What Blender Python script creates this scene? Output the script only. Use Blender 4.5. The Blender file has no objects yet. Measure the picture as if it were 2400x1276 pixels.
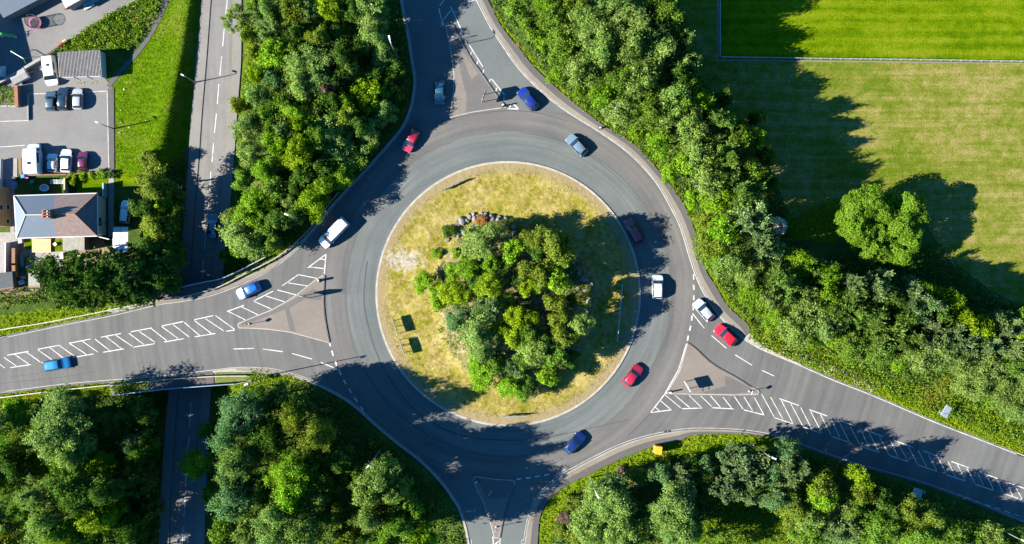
import bpy, bmesh, math, random
import numpy as np
from mathutils import Vector, Matrix
from mathutils.geometry import tessellate_polygon

R = math.radians
SC = bpy.context.scene
COL = SC.collection

# ------------------------------------------------------------------ camera, sky, sun, exposure
S, CAM_H = 14.5, 175.0                      # photo pixels per metre on the ground, flying height
SUN_EL, SHADOW_AZ = 32.5, 11.5

cam = bpy.data.cameras.new('drone_camera')
cam.sensor_fit = 'HORIZONTAL'
cam.sensor_width = 36.0
cam.lens = 36.0 * CAM_H / (2400 / S)
cam.clip_start, cam.clip_end = 1.0, 3000.0
cam_o = bpy.data.objects.new('drone_camera', cam)
cam_o.location = (0, 0, CAM_H)
COL.objects.link(cam_o)
SC.camera = cam_o

wd = bpy.data.worlds.new('World')
SC.world = wd
wd.use_nodes = True
wn = wd.node_tree
sky = wn.nodes.new('ShaderNodeTexSky')
sky.sky_type = 'NISHITA'
sky.sun_disc = False
sky.sun_elevation = R(SUN_EL)
sky.sun_rotation = R(270 - SHADOW_AZ)
sky.air_density = 1.0
sky.dust_density = 0.3
sky.ozone_density = 8.0
tint = wn.nodes.new('ShaderNodeMix'); tint.data_type = 'RGBA'; tint.blend_type = 'MULTIPLY'; tint.inputs[0].default_value = 1.0
tint.inputs[7].default_value = (0.36, 1.02, 1.28, 1)
wn.links.new(sky.outputs[0], tint.inputs[6])
wn.links.new(tint.outputs[2], wn.nodes['Background'].inputs[0])
wn.nodes['Background'].inputs[1].default_value = 0.055

sun = bpy.data.lights.new('sun', 'SUN')
sun.energy = 5.0
sun.angle = R(0.5)
sun.color = (1.0, 0.93, 0.82)
sun_o = bpy.data.objects.new('sun', sun)
sd = Vector((math.cos(R(SUN_EL)) * math.cos(R(SHADOW_AZ)), math.cos(R(SUN_EL)) * math.sin(R(SHADOW_AZ)), -math.sin(R(SUN_EL))))
sun_o.rotation_euler = sd.to_track_quat('-Z', 'Y').to_euler()
sun_o.location = (-60, -20, 90)
COL.objects.link(sun_o)

SC.view_settings.view_transform = 'Standard'
SC.view_settings.look = 'None'
SC.view_settings.gamma = 1
SC.view_settings.exposure = 2.45
SC.cycles.max_bounces = 5
SC.cycles.diffuse_bounces = 3
SC.cycles.transmission_bounces = 3
SC.cycles.caustics_reflective = False
SC.cycles.caustics_refractive = False

rng = np.random.default_rng(7)
random.seed(11)


# ------------------------------------------------------------------ helpers
def W(px, py, z=0.0):
    """ground point (at height z) seen at a photo pixel"""
    k = (CAM_H - z) / CAM_H / S
    return Vector(((px - 1200) * k, (638 - py) * k, z))


def XY(pts, z=0.0):
    return [tuple(W(p[0], p[1], z)[:2]) for p in pts]


def smooth(pts, closed=False, n=6):
    """Catmull-Rom through the points"""
    P = [np.array(p, float) for p in pts]
    out = []
    m = len(P)
    rngi = range(m) if closed else range(m - 1)
    for i in rngi:
        if closed:
            a, b, c, d = P[(i - 1) % m], P[i], P[(i + 1) % m], P[(i + 2) % m]
        else:
            a, b, c, d = P[max(i - 1, 0)], P[i], P[i + 1], P[min(i + 2, m - 1)]
        for k in range(n):
            t = k / n
            out.append(tuple(0.5 * (2 * b + (c - a) * t + (2 * a - 5 * b + 4 * c - d) * t * t + (3 * b - a - 3 * c + d) * t ** 3)))
    if not closed:
        out.append(tuple(P[-1]))
    return out


def inpoly(x, y, poly):
    x = np.asarray(x); y = np.asarray(y)
    ins = np.zeros(x.shape, bool)
    n = len(poly)
    j = n - 1
    for i in range(n):
        xi, yi = poly[i]; xj, yj = poly[j]
        c = ((yi > y) != (yj > y)) & (x < (xj - xi) * (y - yi) / (yj - yi + 1e-12) + xi)
        ins ^= c
        j = i
    return ins


def offset_line(pts, d):
    """shift an open polyline sideways by d (left positive)"""
    P = np.array(pts, float)
    T = np.gradient(P, axis=0)
    T /= np.linalg.norm(T, axis=1)[:, None] + 1e-9
    N = np.stack([-T[:, 1], T[:, 0]], 1)
    return [tuple(p) for p in P + N * d]


def origin_of(o):
    v = Vector((0, 0, 0))
    while o:
        v += Vector(o.location)
        o = o.parent
    return v


class MB:
    def __init__(self):
        self.v, self.f = [], []

    def add(self, vs, fs):
        b = len(self.v)
        self.v += [tuple(q) for q in vs]
        self.f += [tuple(b + i for i in q) for q in fs]
        return self

    def box(self, c, s, rz=0.0, tilt=None):
        hx, hy, hz = s[0] / 2, s[1] / 2, s[2] / 2
        M = Matrix.Rotation(rz, 3, 'Z')
        if tilt:
            M = M @ Matrix.Rotation(tilt[1], 3, tilt[0])
        c = Vector(c)
        vs = [c + M @ Vector((x, y, z)) for x in (-hx, hx) for y in (-hy, hy) for z in (-hz, hz)]
        return self.add(vs, [(0, 1, 3, 2), (4, 6, 7, 5), (0, 4, 5, 1), (2, 3, 7, 6), (0, 2, 6, 4), (1, 5, 7, 3)])

    def tube(self, a, b, r0, r1=None, n=8, caps=True):
        r1 = r0 if r1 is None else r1
        a, b = Vector(a), Vector(b)
        q = (b - a).to_track_quat('Z', 'Y')
        vs = []
        for p, r in ((a, r0), (b, r1)):
            for i in range(n):
                t = 2 * math.pi * i / n
                vs.append(p + q @ Vector((r * math.cos(t), r * math.sin(t), 0)))
        fs = [(i, (i + 1) % n, n + (i + 1) % n, n + i) for i in range(n)]
        if caps:
            fs += [tuple(range(n - 1, -1, -1)), tuple(range(n, 2 * n))]
        return self.add(vs, fs)

    def path(self, pts, r, n=6):
        for a, b in zip(pts, pts[1:]):
            self.tube(a, b, r, r, n)
        return self

    def prism(self, pts, z0, z1, bottom=True):
        pts = [tuple(p[:2]) for p in pts]
        ar = sum(a[0] * b[1] - b[0] * a[1] for a, b in zip(pts, pts[1:] + pts[:1]))
        if ar < 0:
            pts = pts[::-1]
        n = len(pts)
        vs = [(x, y, z0) for x, y in pts] + [(x, y, z1) for x, y in pts]
        fs = [(i, (i + 1) % n, n + (i + 1) % n, n + i) for i in range(n)]
        tri = tessellate_polygon([[Vector((x, y, 0)) for x, y in pts]])
        for t in tri:
            a, b, c = (Vector((*pts[i], 0)) for i in t)
            if (b - a).cross(c - a).z < 0:
                t = t[::-1]
            fs.append(tuple(n + i for i in t))
            if bottom:
                fs.append(tuple(i for i in t[::-1]))
        return self.add(vs, fs)

    def sheet(self, pts, z):
        pts = [tuple(p[:2]) for p in pts]
        for t in tessellate_polygon([[Vector((x, y, 0)) for x, y in pts]]):
            a, b, c = (Vector((*pts[i], 0)) for i in t)
            if (b - a).cross(c - a).z < 0:
                t = t[::-1]
            self.add([(pts[i][0], pts[i][1], z) for i in t], [(0, 1, 2)])
        return self

    def strip(self, A, B, zA, zB=None):
        """ribbon between two polylines with the same number of points"""
        zB = zA if zB is None else zB
        n = len(A)
        za = zA if hasattr(zA, '__len__') else [zA] * n
        zb = zB if hasattr(zB, '__len__') else [zB] * n
        vs = [(A[i][0], A[i][1], za[i]) for i in range(n)] + [(B[i][0], B[i][1], zb[i]) for i in range(n)]
        fs = []
        for i in range(n - 1):
            f = (i, i + 1, n + i + 1, n + i)
            a, b, c = (Vector(vs[k]) for k in f[:3])
            fs.append(f if (b - a).cross(c - a).z >= 0 else f[::-1])
        return self.add(vs, fs)

    def line(self, p, q, w, z):
        p, q = Vector(p[:2]), Vector(q[:2])
        d = (q - p).normalized()
        n = Vector((-d.y, d.x)) * w / 2
        return self.add([(*(p + n), z), (*(p - n), z), (*(q - n), z), (*(q + n), z)], [(0, 1, 2, 3)])

    def build(self, name, mat, parent=None, world=True, flat=False, angle=35):
        vs = self.v
        if parent is not None and world:
            o = origin_of(parent)
            vs = [(x - o.x, y - o.y, z - o.z) for x, y, z in vs]
        me = bpy.data.meshes.new(name)
        me.from_pydata(vs, [], self.f)
        me.update()
        if mat:
            me.materials.append(mat)
        if not flat:
            me.polygons.foreach_set('use_smooth', [True] * len(me.polygons))
            me.set_sharp_from_angle(angle=R(angle))
        ob = bpy.data.objects.new(name, me)
        COL.objects.link(ob)
        if parent is not None:
            ob.parent = parent
        return ob


def thing(name, label, cat, loc=(0, 0, 0), rz=0.0, group=None):
    o = bpy.data.objects.new(name, None)
    o.empty_display_size = 0.3
    o.location = loc
    o.rotation_euler = (0, 0, rz)
    COL.objects.link(o)
    return tag(o, label, cat, group)


def tag(o, label, cat, group=None):
    o['label'] = label
    o['category'] = cat
    if group:
        o['group'] = group
    return o


def struct(o, label=None, kind='structure'):
    o['kind'] = kind
    if label:
        o['label'] = label
        o['category'] = o.name.split('.')[0].replace('_', ' ')
    return o


# ------------------------------------------------------------------ materials
KP, KA = 0.42, 0.377

def new_mat(name):
    m = bpy.data.materials.new(name)
    m.use_nodes = True
    nt = m.node_tree
    b = nt.nodes['Principled BSDF']
    return m, nt, b


def noise(nt, scale, detail=4, rough=0.6, vec=None, dist=0.0):
    n = nt.nodes.new('ShaderNodeTexNoise')
    n.inputs['Scale'].default_value = scale
    n.inputs['Detail'].default_value = detail
    n.inputs['Roughness'].default_value = rough
    n.inputs['Distortion'].default_value = dist
    if vec is not None:
        nt.links.new(vec, n.inputs['Vector'])
    return n.outputs['Fac']


def ramp(nt, fac, stops, interp='LINEAR'):
    r = nt.nodes.new('ShaderNodeValToRGB')
    r.color_ramp.interpolation = interp
    e = r.color_ramp.elements
    while len(e) < len(stops):
        e.new(0.5)
    for q, (p, c) in zip(e, stops):
        q.position = p
        q.color = (c, c, c, 1) if isinstance(c, (int, float)) else (*c, 1)
    nt.links.new(fac, r.inputs[0])
    return r.outputs[0]


def mix(nt, a, b, fac, mode='MIX'):
    n = nt.nodes.new('ShaderNodeMix')
    n.data_type = 'RGBA'
    n.blend_type = mode
    for val, sock in ((fac, n.inputs[0]), (a, n.inputs[6]), (b, n.inputs[7])):
        if isinstance(val, (int, float)):
            sock.default_value = val if sock.type == 'VALUE' else (val, val, val, 1)
        elif isinstance(val, tuple):
            sock.default_value = (*val, 1)
        else:
            nt.links.new(val, sock)
    return n.outputs[2]


def math_n(nt, op, a, b=0.0, c=None):
    n = nt.nodes.new('ShaderNodeMath')
    n.operation = op
    for i, v in enumerate((a, b, c)):
        if v is None:
            continue
        if isinstance(v, (int, float)):
            n.inputs[i].default_value = v
        else:
            nt.links.new(v, n.inputs[i])
    return n.outputs[0]


def coords(nt):
    return nt.nodes.new('ShaderNodeTexCoord').outputs['Object']


def geo_pos(nt):
    return nt.nodes.new('ShaderNodeNewGeometry').outputs['Position']


def stretch(nt, vec, s, rz=0.0):
    m = nt.nodes.new('ShaderNodeMapping')
    m.inputs['Scale'].default_value = s
    m.inputs['Rotation'].default_value = (0, 0, rz)
    nt.links.new(vec, m.inputs['Vector'])
    return m.outputs[0]


def bump(nt, b, h, strength=0.3, dist=0.05):
    n = nt.nodes.new('ShaderNodeBump')
    n.inputs['Strength'].default_value = strength
    n.inputs['Distance'].default_value = dist
    nt.links.new(h, n.inputs['Height'])
    nt.links.new(n.outputs[0], b.inputs['Normal'])


def plain(name, c, rough=0.6, var=0.18, scale=3.0, metal=0.0, coat=0.0, spec=0.5):
    """surface with slight worn variation of its own colour"""
    c = tuple(k * KP for k in c)
    m, nt, b = new_mat(name)
    f = noise(nt, scale, 5, 0.65, geo_pos(nt))
    lo = tuple(max(0, k * (1 - var)) for k in c)
    hi = tuple(min(1, k * (1 + var)) for k in c)
    nt.links.new(ramp(nt, f, [(0.3, lo), (0.7, hi)]), b.inputs['Base Color'])
    b.inputs['Roughness'].default_value = rough
    b.inputs['Metallic'].default_value = metal
    b.inputs['Coat Weight'].default_value = coat
    b.inputs['Specular IOR Level'].default_value = spec
    return m


def asphalt(name, c, warm=None, ring=False, streak=None):
    c = tuple(k * KA for k in c); warm = tuple(k * KA for k in (warm or c)) if warm else c
    m, nt, b = new_mat(name)
    pos = geo_pos(nt)
    f1 = noise(nt, 0.12, 4, 0.6, pos)
    f2 = noise(nt, 1.6, 5, 0.7, pos)
    f3 = noise(nt, 16, 3, 0.8, pos)
    base = ramp(nt, f1, [(0.3, tuple(k * 0.88 for k in c)), (0.7, tuple(k * 1.1 for k in (warm or c)))])
    if ring:
        ctr = W(1191, 689)
        vm = nt.nodes.new('ShaderNodeVectorMath'); vm.operation = 'DISTANCE'
        nt.links.new(pos, vm.inputs[0]); vm.inputs[1].default_value = (ctr.x, ctr.y, 0)
        wob = math_n(nt, 'MULTIPLY_ADD', noise(nt, 0.25, 3, 0.5, pos), 0.9, -0.45)
        d = math_n(nt, 'ADD', vm.outputs['Value'], wob)
        d = math_n(nt, 'DIVIDE', d, 60.0)
        q = 1 / 60
        tone = ramp(nt, d, [(20 * q, (0.82, 0.95, 0.96)), (23.2 * q, (0.95, 1.08, 1.06)), (24.0 * q, (1.04, 1.14, 1.11)), (24.2 * q, (0.82, 0.90, 0.89)), (24.4 * q, (1.04, 1.15, 1.12)),
                            (26.12 * q, (1.0, 1.10, 1.07)), (26.2 * q, (0.68, 0.69, 0.70)), (26.32 * q, (0.92, 0.90, 0.88)),
                            (29 * q, (1.17, 1.11, 1.05)), (30.5 * q, (0.93, 0.92, 0.91)), (33 * q, (0.99, 0.99, 0.97))])
        base = mix(nt, base, tone, 1.0, 'MULTIPLY')
        # polished wheel tracks running round the ring
        sep = nt.nodes.new('ShaderNodeSeparateXYZ'); nt.links.new(pos, sep.inputs[0])
        ang = math_n(nt, 'ARCTAN2', math_n(nt, 'SUBTRACT', sep.outputs[1], ctr.y), math_n(nt, 'SUBTRACT', sep.outputs[0], ctr.x))
        cmb = nt.nodes.new('ShaderNodeCombineXYZ')
        nt.links.new(math_n(nt, 'MULTIPLY', vm.outputs['Value'], 1.1), cmb.inputs[0]); nt.links.new(math_n(nt, 'MULTIPLY', ang, 1.4), cmb.inputs[1])
        tr = noise(nt, 1.0, 3, 0.55, cmb.outputs[0])
        base = mix(nt, base, ramp(nt, tr, [(0.3, 0.78), (0.7, 1.16)]), 0.9, 'MULTIPLY')
    if streak:
        st = noise(nt, 1.0, 3, 0.6, stretch(nt, pos, streak[0], streak[1]))
        base = mix(nt, base, ramp(nt, st, [(0.32, 0.8), (0.68, 1.12)]), 0.7, 'MULTIPLY')
    base = mix(nt, base, ramp(nt, f2, [(0.35, 0.9), (0.65, 1.08)]), 0.6, 'MULTIPLY')
    base = mix(nt, base, ramp(nt, f3, [(0.3, 0.75), (0.7, 1.22)]), 0.7, 'MULTIPLY')
    nt.links.new(base, b.inputs['Base Color'])
    b.inputs['Roughness'].default_value = 0.88
    b.inputs['Specular IOR Level'].default_value = 0.3
    bump(nt, b, f3, 0.25, 0.02)
    return m


def foliage(name, c=None, trans=0.36, var=0.75, rough=0.55, patch=None):
    """leaf material: tone varies leaf by leaf; colour of a tree comes from its object colour"""
    m, nt, b = new_mat(name)
    if c is None:
        oi = nt.nodes.new('ShaderNodeObjectInfo')
        col = oi.outputs['Color']
    else:
        r = nt.nodes.new('ShaderNodeRGB'); r.outputs[0].default_value = (*c, 1)
        col = r.outputs[0]
    g = nt.nodes.new('ShaderNodeNewGeometry')
    if patch:
        pf = noise(nt, patch[0], 4, 0.6, g.outputs['Position'])
        col = mix(nt, col, patch[1], ramp(nt, pf, [(patch[2], 0.0), (patch[2] + 0.14, 1.0)]))
    rp = g.outputs['Random Per Island']
    col = mix(nt, col, ramp(nt, rp, [(0.0, 1 - var * 0.55), (0.5, 1.0), (1.0, 1 + var * 0.6)]), 1.0, 'MULTIPLY')
    hs = nt.nodes.new('ShaderNodeHueSaturation')
    nt.links.new(col, hs.inputs['Color'])
    h2 = math_n(nt, 'FRACT', math_n(nt, 'MULTIPLY', rp, 17.31))
    nt.links.new(math_n(nt, 'MULTIPLY_ADD', h2, 0.045, 0.478), hs.inputs['Hue'])
    nt.links.new(hs.outputs[0], b.inputs['Base Color'])
    b.inputs['Roughness'].default_value = rough
    b.inputs['Specular IOR Level'].default_value = 0.06
    t = nt.nodes.new('ShaderNodeBsdfTranslucent')
    tc = mix(nt, hs.outputs[0], (1.15, 1.25, 0.55), 1.0, 'MULTIPLY')
    nt.links.new(tc, t.inputs[0])
    ms = nt.nodes.new('ShaderNodeMixShader')
    ms.inputs[0].default_value = trans
    nt.links.new(b.outputs[0], ms.inputs[1]); nt.links.new(t.outputs[0], ms.inputs[2])
    nt.links.new(ms.outputs[0], nt.nodes['Material Output'].inputs[0])
    return m


def grass_field(name, c1, c2, c3, rz, str_scale=(0.035, 0.9, 1.0), fine=3.6, mow=0.0):
    """mown grass: long mowing streaks, dry patches and a fine nap"""
    m, nt, b = new_mat(name)
    pos = geo_pos(nt)
    st = noise(nt, 1.0, 5, 0.62, stretch(nt, pos, str_scale, rz), 0.0)
    pa = noise(nt, 0.075, 5, 0.62, pos)
    pb = noise(nt, 0.6, 5, 0.7, pos)
    fn = noise(nt, fine, 4, 0.75, pos)
    f = math_n(nt, 'ADD', math_n(nt, 'MULTIPLY', st, 0.38), math_n(nt, 'ADD', math_n(nt, 'MULTIPLY', pa, 0.44), math_n(nt, 'MULTIPLY', pb, 0.35)))
    if mow:
        sp = nt.nodes.new('ShaderNodeSeparateXYZ'); nt.links.new(pos, sp.inputs[0])
        wv = math_n(nt, 'SINE', math_n(nt, 'MULTIPLY_ADD', noise(nt, 0.05, 2, 0.5, pos), 6.0, math_n(nt, 'MULTIPLY', sp.outputs[1], 3.3)))
        f = math_n(nt, 'ADD', f, math_n(nt, 'MULTIPLY', wv, mow))
    col = ramp(nt, f, [(0.48, c1), (0.58, c2), (0.68, c3)])
    col = mix(nt, col, ramp(nt, fn, [(0.28, 0.5), (0.72, 1.46)]), 0.9, 'MULTIPLY')
    nt.links.new(col, b.inputs['Base Color'])
    b.inputs['Roughness'].default_value = 0.9
    b.inputs['Specular IOR Level'].default_value = 0.0
    bump(nt, b, math_n(nt, 'ADD', fn, math_n(nt, 'MULTIPLY', st, 0.8)), 0.6, 0.12)
    return m


M = {}
M['road'] = asphalt('road_asphalt', (0.150, 0.156, 0.156), (0.156, 0.156, 0.151), ring=True)
M['cool'] = asphalt('cool_asphalt', (0.143, 0.163, 0.158), (0.153, 0.171, 0.166))
M['lower'] = asphalt('old_asphalt', (0.232, 0.228, 0.216), (0.245, 0.238, 0.224), streak=((0.9, 0.03, 1), R(3)))
M['path'] = asphalt('path_asphalt', (0.125, 0.12, 0.114))
M['pave'] = asphalt('pale_footway', (0.27, 0.24, 0.20), (0.30, 0.265, 0.215))
M['lower_pave'] = asphalt('old_pavement', (0.26, 0.25, 0.232), (0.275, 0.26, 0.24))
M['lot'] = asphalt('car_park_asphalt', (0.225, 0.222, 0.215), (0.25, 0.243, 0.23))
M['island'] = asphalt('island_surface', (0.226, 0.199, 0.173), (0.25, 0.214, 0.184))
M['island_dark'] = asphalt('island_patch', (0.155, 0.150, 0.142))
M['deck'] = asphalt('deck_asphalt', (0.13, 0.122, 0.115))
M['kerb'] = plain('kerb_concrete', (0.40, 0.365, 0.31), 0.85, 0.25, 1.2)
M['kerb_dark'] = plain('kerb_shade_drain_line', (0.10, 0.095, 0.09), 0.9, 0.3, 1.5)  # lower road's dark drain line; also shade painted on splitter kerbs
M['paint'] = plain('road_paint', (0.74, 0.72, 0.70), 0.7, 0.12, 4)
def worn_paint():
    m, nt, b = new_mat('worn_road_paint')
    pos = geo_pos(nt)
    n1 = noise(nt, 0.9, 4, 0.6, pos); n2 = noise(nt, 9, 4, 0.8, pos)
    f = math_n(nt, 'ADD', math_n(nt, 'MULTIPLY', n1, 0.55), math_n(nt, 'MULTIPLY', n2, 0.45))
    nt.links.new(ramp(nt, f, [(0.38, (0.14, 0.14, 0.138)), (0.5, (0.27, 0.265, 0.26)), (0.62, (0.34, 0.335, 0.33))]), b.inputs['Base Color'])
    b.inputs['Roughness'].default_value = 0.8
    return m


M['paint'] = worn_paint()
M['edge_paint'] = plain('worn_edge_paint', (0.50, 0.48, 0.45), 0.8, 0.35, 0.9)
M['paint_worn'] = plain('worn_yellow_paint', (0.34, 0.27, 0.14), 0.8, 0.35, 2)
M['seam'] = plain('tar_seam', (0.045, 0.045, 0.05), 0.8, 0.3, 1)
M['iron'] = plain('manhole_iron', (0.16, 0.085, 0.055), 0.7, 0.3, 6)
M['concrete'] = plain('concrete', (0.34, 0.33, 0.31), 0.9, 0.15, 2)
M['steel'] = plain('galvanised_steel', (0.55, 0.57, 0.58), 0.45, 0.15, 5, metal=0.35)
M['rust'] = plain('weathered_rail', (0.42, 0.38, 0.28), 0.6, 0.3, 1.5, metal=0.2)
M['blue_rail'] = plain('blue_grey_rail', (0.30, 0.42, 0.50), 0.5, 0.15, 2, metal=0.2)
M['white'] = plain('white_paint', (0.80, 0.80, 0.79), 0.4, 0.05, 3)
M['offwhite'] = plain('cream_render', (0.66, 0.64, 0.52), 0.85, 0.08, 1.5)
M['black'] = plain('black_plastic', (0.015, 0.015, 0.017), 0.5, 0.2, 4)
M['rubber'] = plain('tyre_rubber', (0.02, 0.02, 0.02), 0.85, 0.2, 6)
M['rim'] = plain('alloy', (0.5, 0.5, 0.52), 0.3, 0.1, 4, metal=0.8)
M['glass'] = plain('car_glass', (0.02, 0.035, 0.045), 0.06, 0.1, 2, coat=0.6)
M['lamp_glass'] = plain('lamp_lens', (0.7, 0.72, 0.72), 0.15, 0.05, 3)
M['tail'] = plain('tail_lens', (0.45, 0.02, 0.02), 0.2, 0.1, 3)
M['sign_back'] = plain('sign_back', (0.30, 0.33, 0.34), 0.5, 0.1, 3, metal=0.3)
M['sign_face'] = plain('sign_face', (0.03, 0.16, 0.10), 0.4, 0.08, 2)
M['sign_white'] = plain('sign_white', (0.78, 0.80, 0.80), 0.4, 0.04, 2)
M['sign_blue'] = plain('sign_blue', (0.02, 0.11, 0.45), 0.4, 0.05, 2)
M['sign_teal'] = plain('board_teal', (0.30, 0.52, 0.56), 0.4, 0.1, 2)
M['yellow'] = plain('yellow_plastic', (0.80, 0.42, 0.01), 0.45, 0.06, 2)
M['bark'] = plain('bark', (0.10, 0.075, 0.05), 0.95, 0.35, 3)
M['stone'] = plain('boulder_stone', (0.24, 0.225, 0.20), 0.9, 0.35, 1.2)
M['wall_stone'] = plain('wall_stone', (0.30, 0.265, 0.21), 0.95, 0.35, 2.2)
M['brick'] = plain('brick', (0.30, 0.13, 0.075), 0.9, 0.25, 4)
M['timber'] = plain('brown_timber', (0.24, 0.12, 0.055), 0.85, 0.3, 3)
M['deck_wood'] = plain('deck_boards', (0.66, 0.46, 0.22), 0.75, 0.15, 2)
M['slate_new'] = plain('new_slate', (0.125, 0.165, 0.215), 0.65, 0.07, 1.5)
M['tile_old'] = plain('old_tiles', (0.215, 0.155, 0.140), 0.85, 0.25, 2.2)
M['ridge_red'] = plain('red_ridge_tile', (0.42, 0.15, 0.075), 0.85, 0.2, 5)
M['ridge_pale'] = plain('pale_ridge_tile', (0.46, 0.46, 0.42), 0.8, 0.1, 5)
M['felt'] = plain('roof_felt', (0.30, 0.30, 0.25), 0.9, 0.25, 1.6)
M['felt_dark'] = plain('dark_felt', (0.06, 0.075, 0.085), 0.9, 0.2, 1.6)
M['slab'] = plain('patio_slab', (0.33, 0.31, 0.29), 0.9, 0.2, 1.4)
M['tan'] = plain('tan_render', (0.40, 0.235, 0.115), 0.9, 0.1, 1.2)
M['corr'] = plain('corrugated_sheet', (0.30, 0.28, 0.26), 0.8, 0.25, 1.8)
M['pink'] = plain('pink_pad', (0.75, 0.16, 0.48), 0.5, 0.1, 3)
M['net_black'] = plain('black_net', (0.02, 0.02, 0.025), 0.8, 0.2, 3)
M['lime'] = plain('lime_plastic', (0.10, 0.55, 0.06), 0.4, 0.08, 3)
M['red'] = plain('red_plastic', (0.62, 0.05, 0.06), 0.45, 0.1, 3)
M['blue'] = plain('blue_plastic', (0.05, 0.22, 0.50), 0.45, 0.1, 3)
M['leaf'] = foliage('leaves', None)
M['needle'] = foliage('needles', None, trans=0.12, var=0.6)
M['petal'] = plain('white_petals', (0.75, 0.74, 0.66), 0.7, 0.1, 3)
M['poppy'] = plain('orange_seed_heads', (0.42, 0.12, 0.03), 0.7, 0.3, 3)
M['gorse'] = plain('yellow_petals', (0.70, 0.50, 0.02), 0.7, 0.2, 3)


# ------------------------------------------------------------------ the lie of the land
def z_low(y):
    """height of the lower road, by world y"""
    return np.interp(y, [-80, -44, -18, 3, 21, 44, 70, 120], [-3.2, -4.4, -5.0, -4.8, -2.4, -1.0, -0.5, -0.2])


_low_y = [0, 141, 254, 358, 475, 602, 673, 913, 1000, 1079, 1182, 1276]
_low_l = [475, 462, 452, 445, 435, 427, 421, 398, 389.5, 384, 377.5, 374]
_low_r = [566, 566, 557, 550, 541, 527, 521, 495, 490, 487, 482, 480]
_crest = [448, 424, 398, 372, 365, 350, 345, 320, 300, 290, 285, 280]
_rtop = [600, 615, 625, 632, 630, 615, 605, 575, 570, 570, 570, 570]


def _low_world():
    ys, L, Rr, C, T = [], [], [], [], []
    for py, a, b, c, t in zip(_low_y, _low_l, _low_r, _crest, _rtop):
        y0 = (638 - py) / S
        z = float(z_low(y0))
        wl = W(a, py, z); wr = W(b, py, z)
        ys.append(wl.y); L.append(wl.x); Rr.append(wr.x); C.append(W(c, py).x); T.append(W(t, py).x)
    # carry on straight beyond the frame
    def ext(i, j, dy):
        k = dy / (ys[i] - ys[j])
        return [v[i] + (v[i] - v[j]) * k for v in (ys, L, Rr, C, T)]
    top = ext(0, 1, 60); bot = ext(-1, -2, -60)
    top[3] = min(top[3], top[1] - 1.0)
    A = np.array([top] + list(zip(ys, L, Rr, C, T)) + [bot])
    return A[np.argsort(A[:, 0])]


LOWT = _low_world()


def terrain_z(x, y):
    x = np.asarray(x, float); y = np.asarray(y, float)
    zl = z_low(y)
    L, Rr, C, T = (np.interp(y, LOWT[:, 0], LOWT[:, k]) for k in (1, 2, 3, 4))
    l1, r1 = L - 0.9, Rr + 0.7
    t = np.clip((l1 - x) / np.maximum(l1 - C, 0.4), 0, 1)
    u = np.clip((x - r1) / np.maximum(T - r1, 0.4), 0, 1)
    k = np.where(x < (L + Rr) / 2, t, u)
    k = k * k * (3 - 2 * k) * 0.5 + k * 0.5
    z = zl * (1 - k)
    # the mown ridge along the top of the bank
    z = z + 0.25 * np.exp(-((x - C + 0.8) / 1.6) ** 2) * np.where((y > 8), 1, 0)
    far = np.where((y > 110) | (y < -110), 0.0, 1.0)
    return z * far - 0.06


# outlines traced on the ground
OUT_NW = [(930, -600), (938, -60), (943, 0), (950, 45), (958, 82), (969, 153), (974, 190), (969, 235), (960, 268), (945, 300), (915, 337), (880, 377), (840, 420), (800, 462), (765, 502), (735, 540), (706, 572), (680, 598), (650, 621), (616, 642), (581, 659), (528, 681), (480, 696), (420, 707), (370, 714), (268, 738), (155, 760), (70, 778), (0, 793), (-60, 806), (-900, 990)]
OUT_SW = [(-900, 1060), (-60, 930), (0, 921), (68, 912), (147, 902), (250, 893), (352, 885), (430, 877), (499, 869), (553, 863), (598, 863), (640, 866), (680, 876), (718, 888), (760, 907), (806, 932), (845, 961), (881, 994), (936, 1040), (988, 1080), (1034, 1127), (1064, 1168), (1080, 1196), (1093, 1235), (1101, 1276), (1106, 1320), (1130, 1900)]
OUT_SE = [(1205, 1900), (1221, 1320), (1227, 1276), (1235, 1228), (1245, 1193), (1260, 1164), (1283, 1138), (1320, 1111), (1362, 1088), (1400, 1068), (1453, 1043), (1507, 1025), (1560, 1013), (1600, 1007), (1640, 1005), (1690, 1006), (1741, 1009), (1790, 1016), (1830, 1026), (1872, 1040), (1940, 1065), (2018, 1091), (2150, 1128), (2266, 1169), (2360, 1207), (2400, 1224), (2460, 1249), (3300, 1610)]
OUT_NE = [(3300, 1430), (2460, 1094), (2400, 1070), (2305, 1033), (2189, 988), (2049, 928), (1955, 891), (1878, 857), (1820, 833), (1779, 815), (1740, 791), (1703, 758), (1672, 720), (1650, 686), (1631, 645), (1616, 600), (1603, 556), (1592, 525), (1572, 485), (1540, 430), (1500, 383), (1460, 347), (1403, 307), (1343, 270), (1300, 240), (1256, 202), (1216, 160), (1186, 118), (1150, 63), (1127, 19), (1117, 0), (1085, -60), (800, -600)]
OUT_NE[-1] = (1060, -600)
ROADPX = smooth(OUT_NW) + smooth(OUT_SW) + smooth(OUT_SE) + smooth(OUT_NE)
ROADW = XY(ROADPX)
IC = W(1191, 689)
IR = 311 / S


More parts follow.
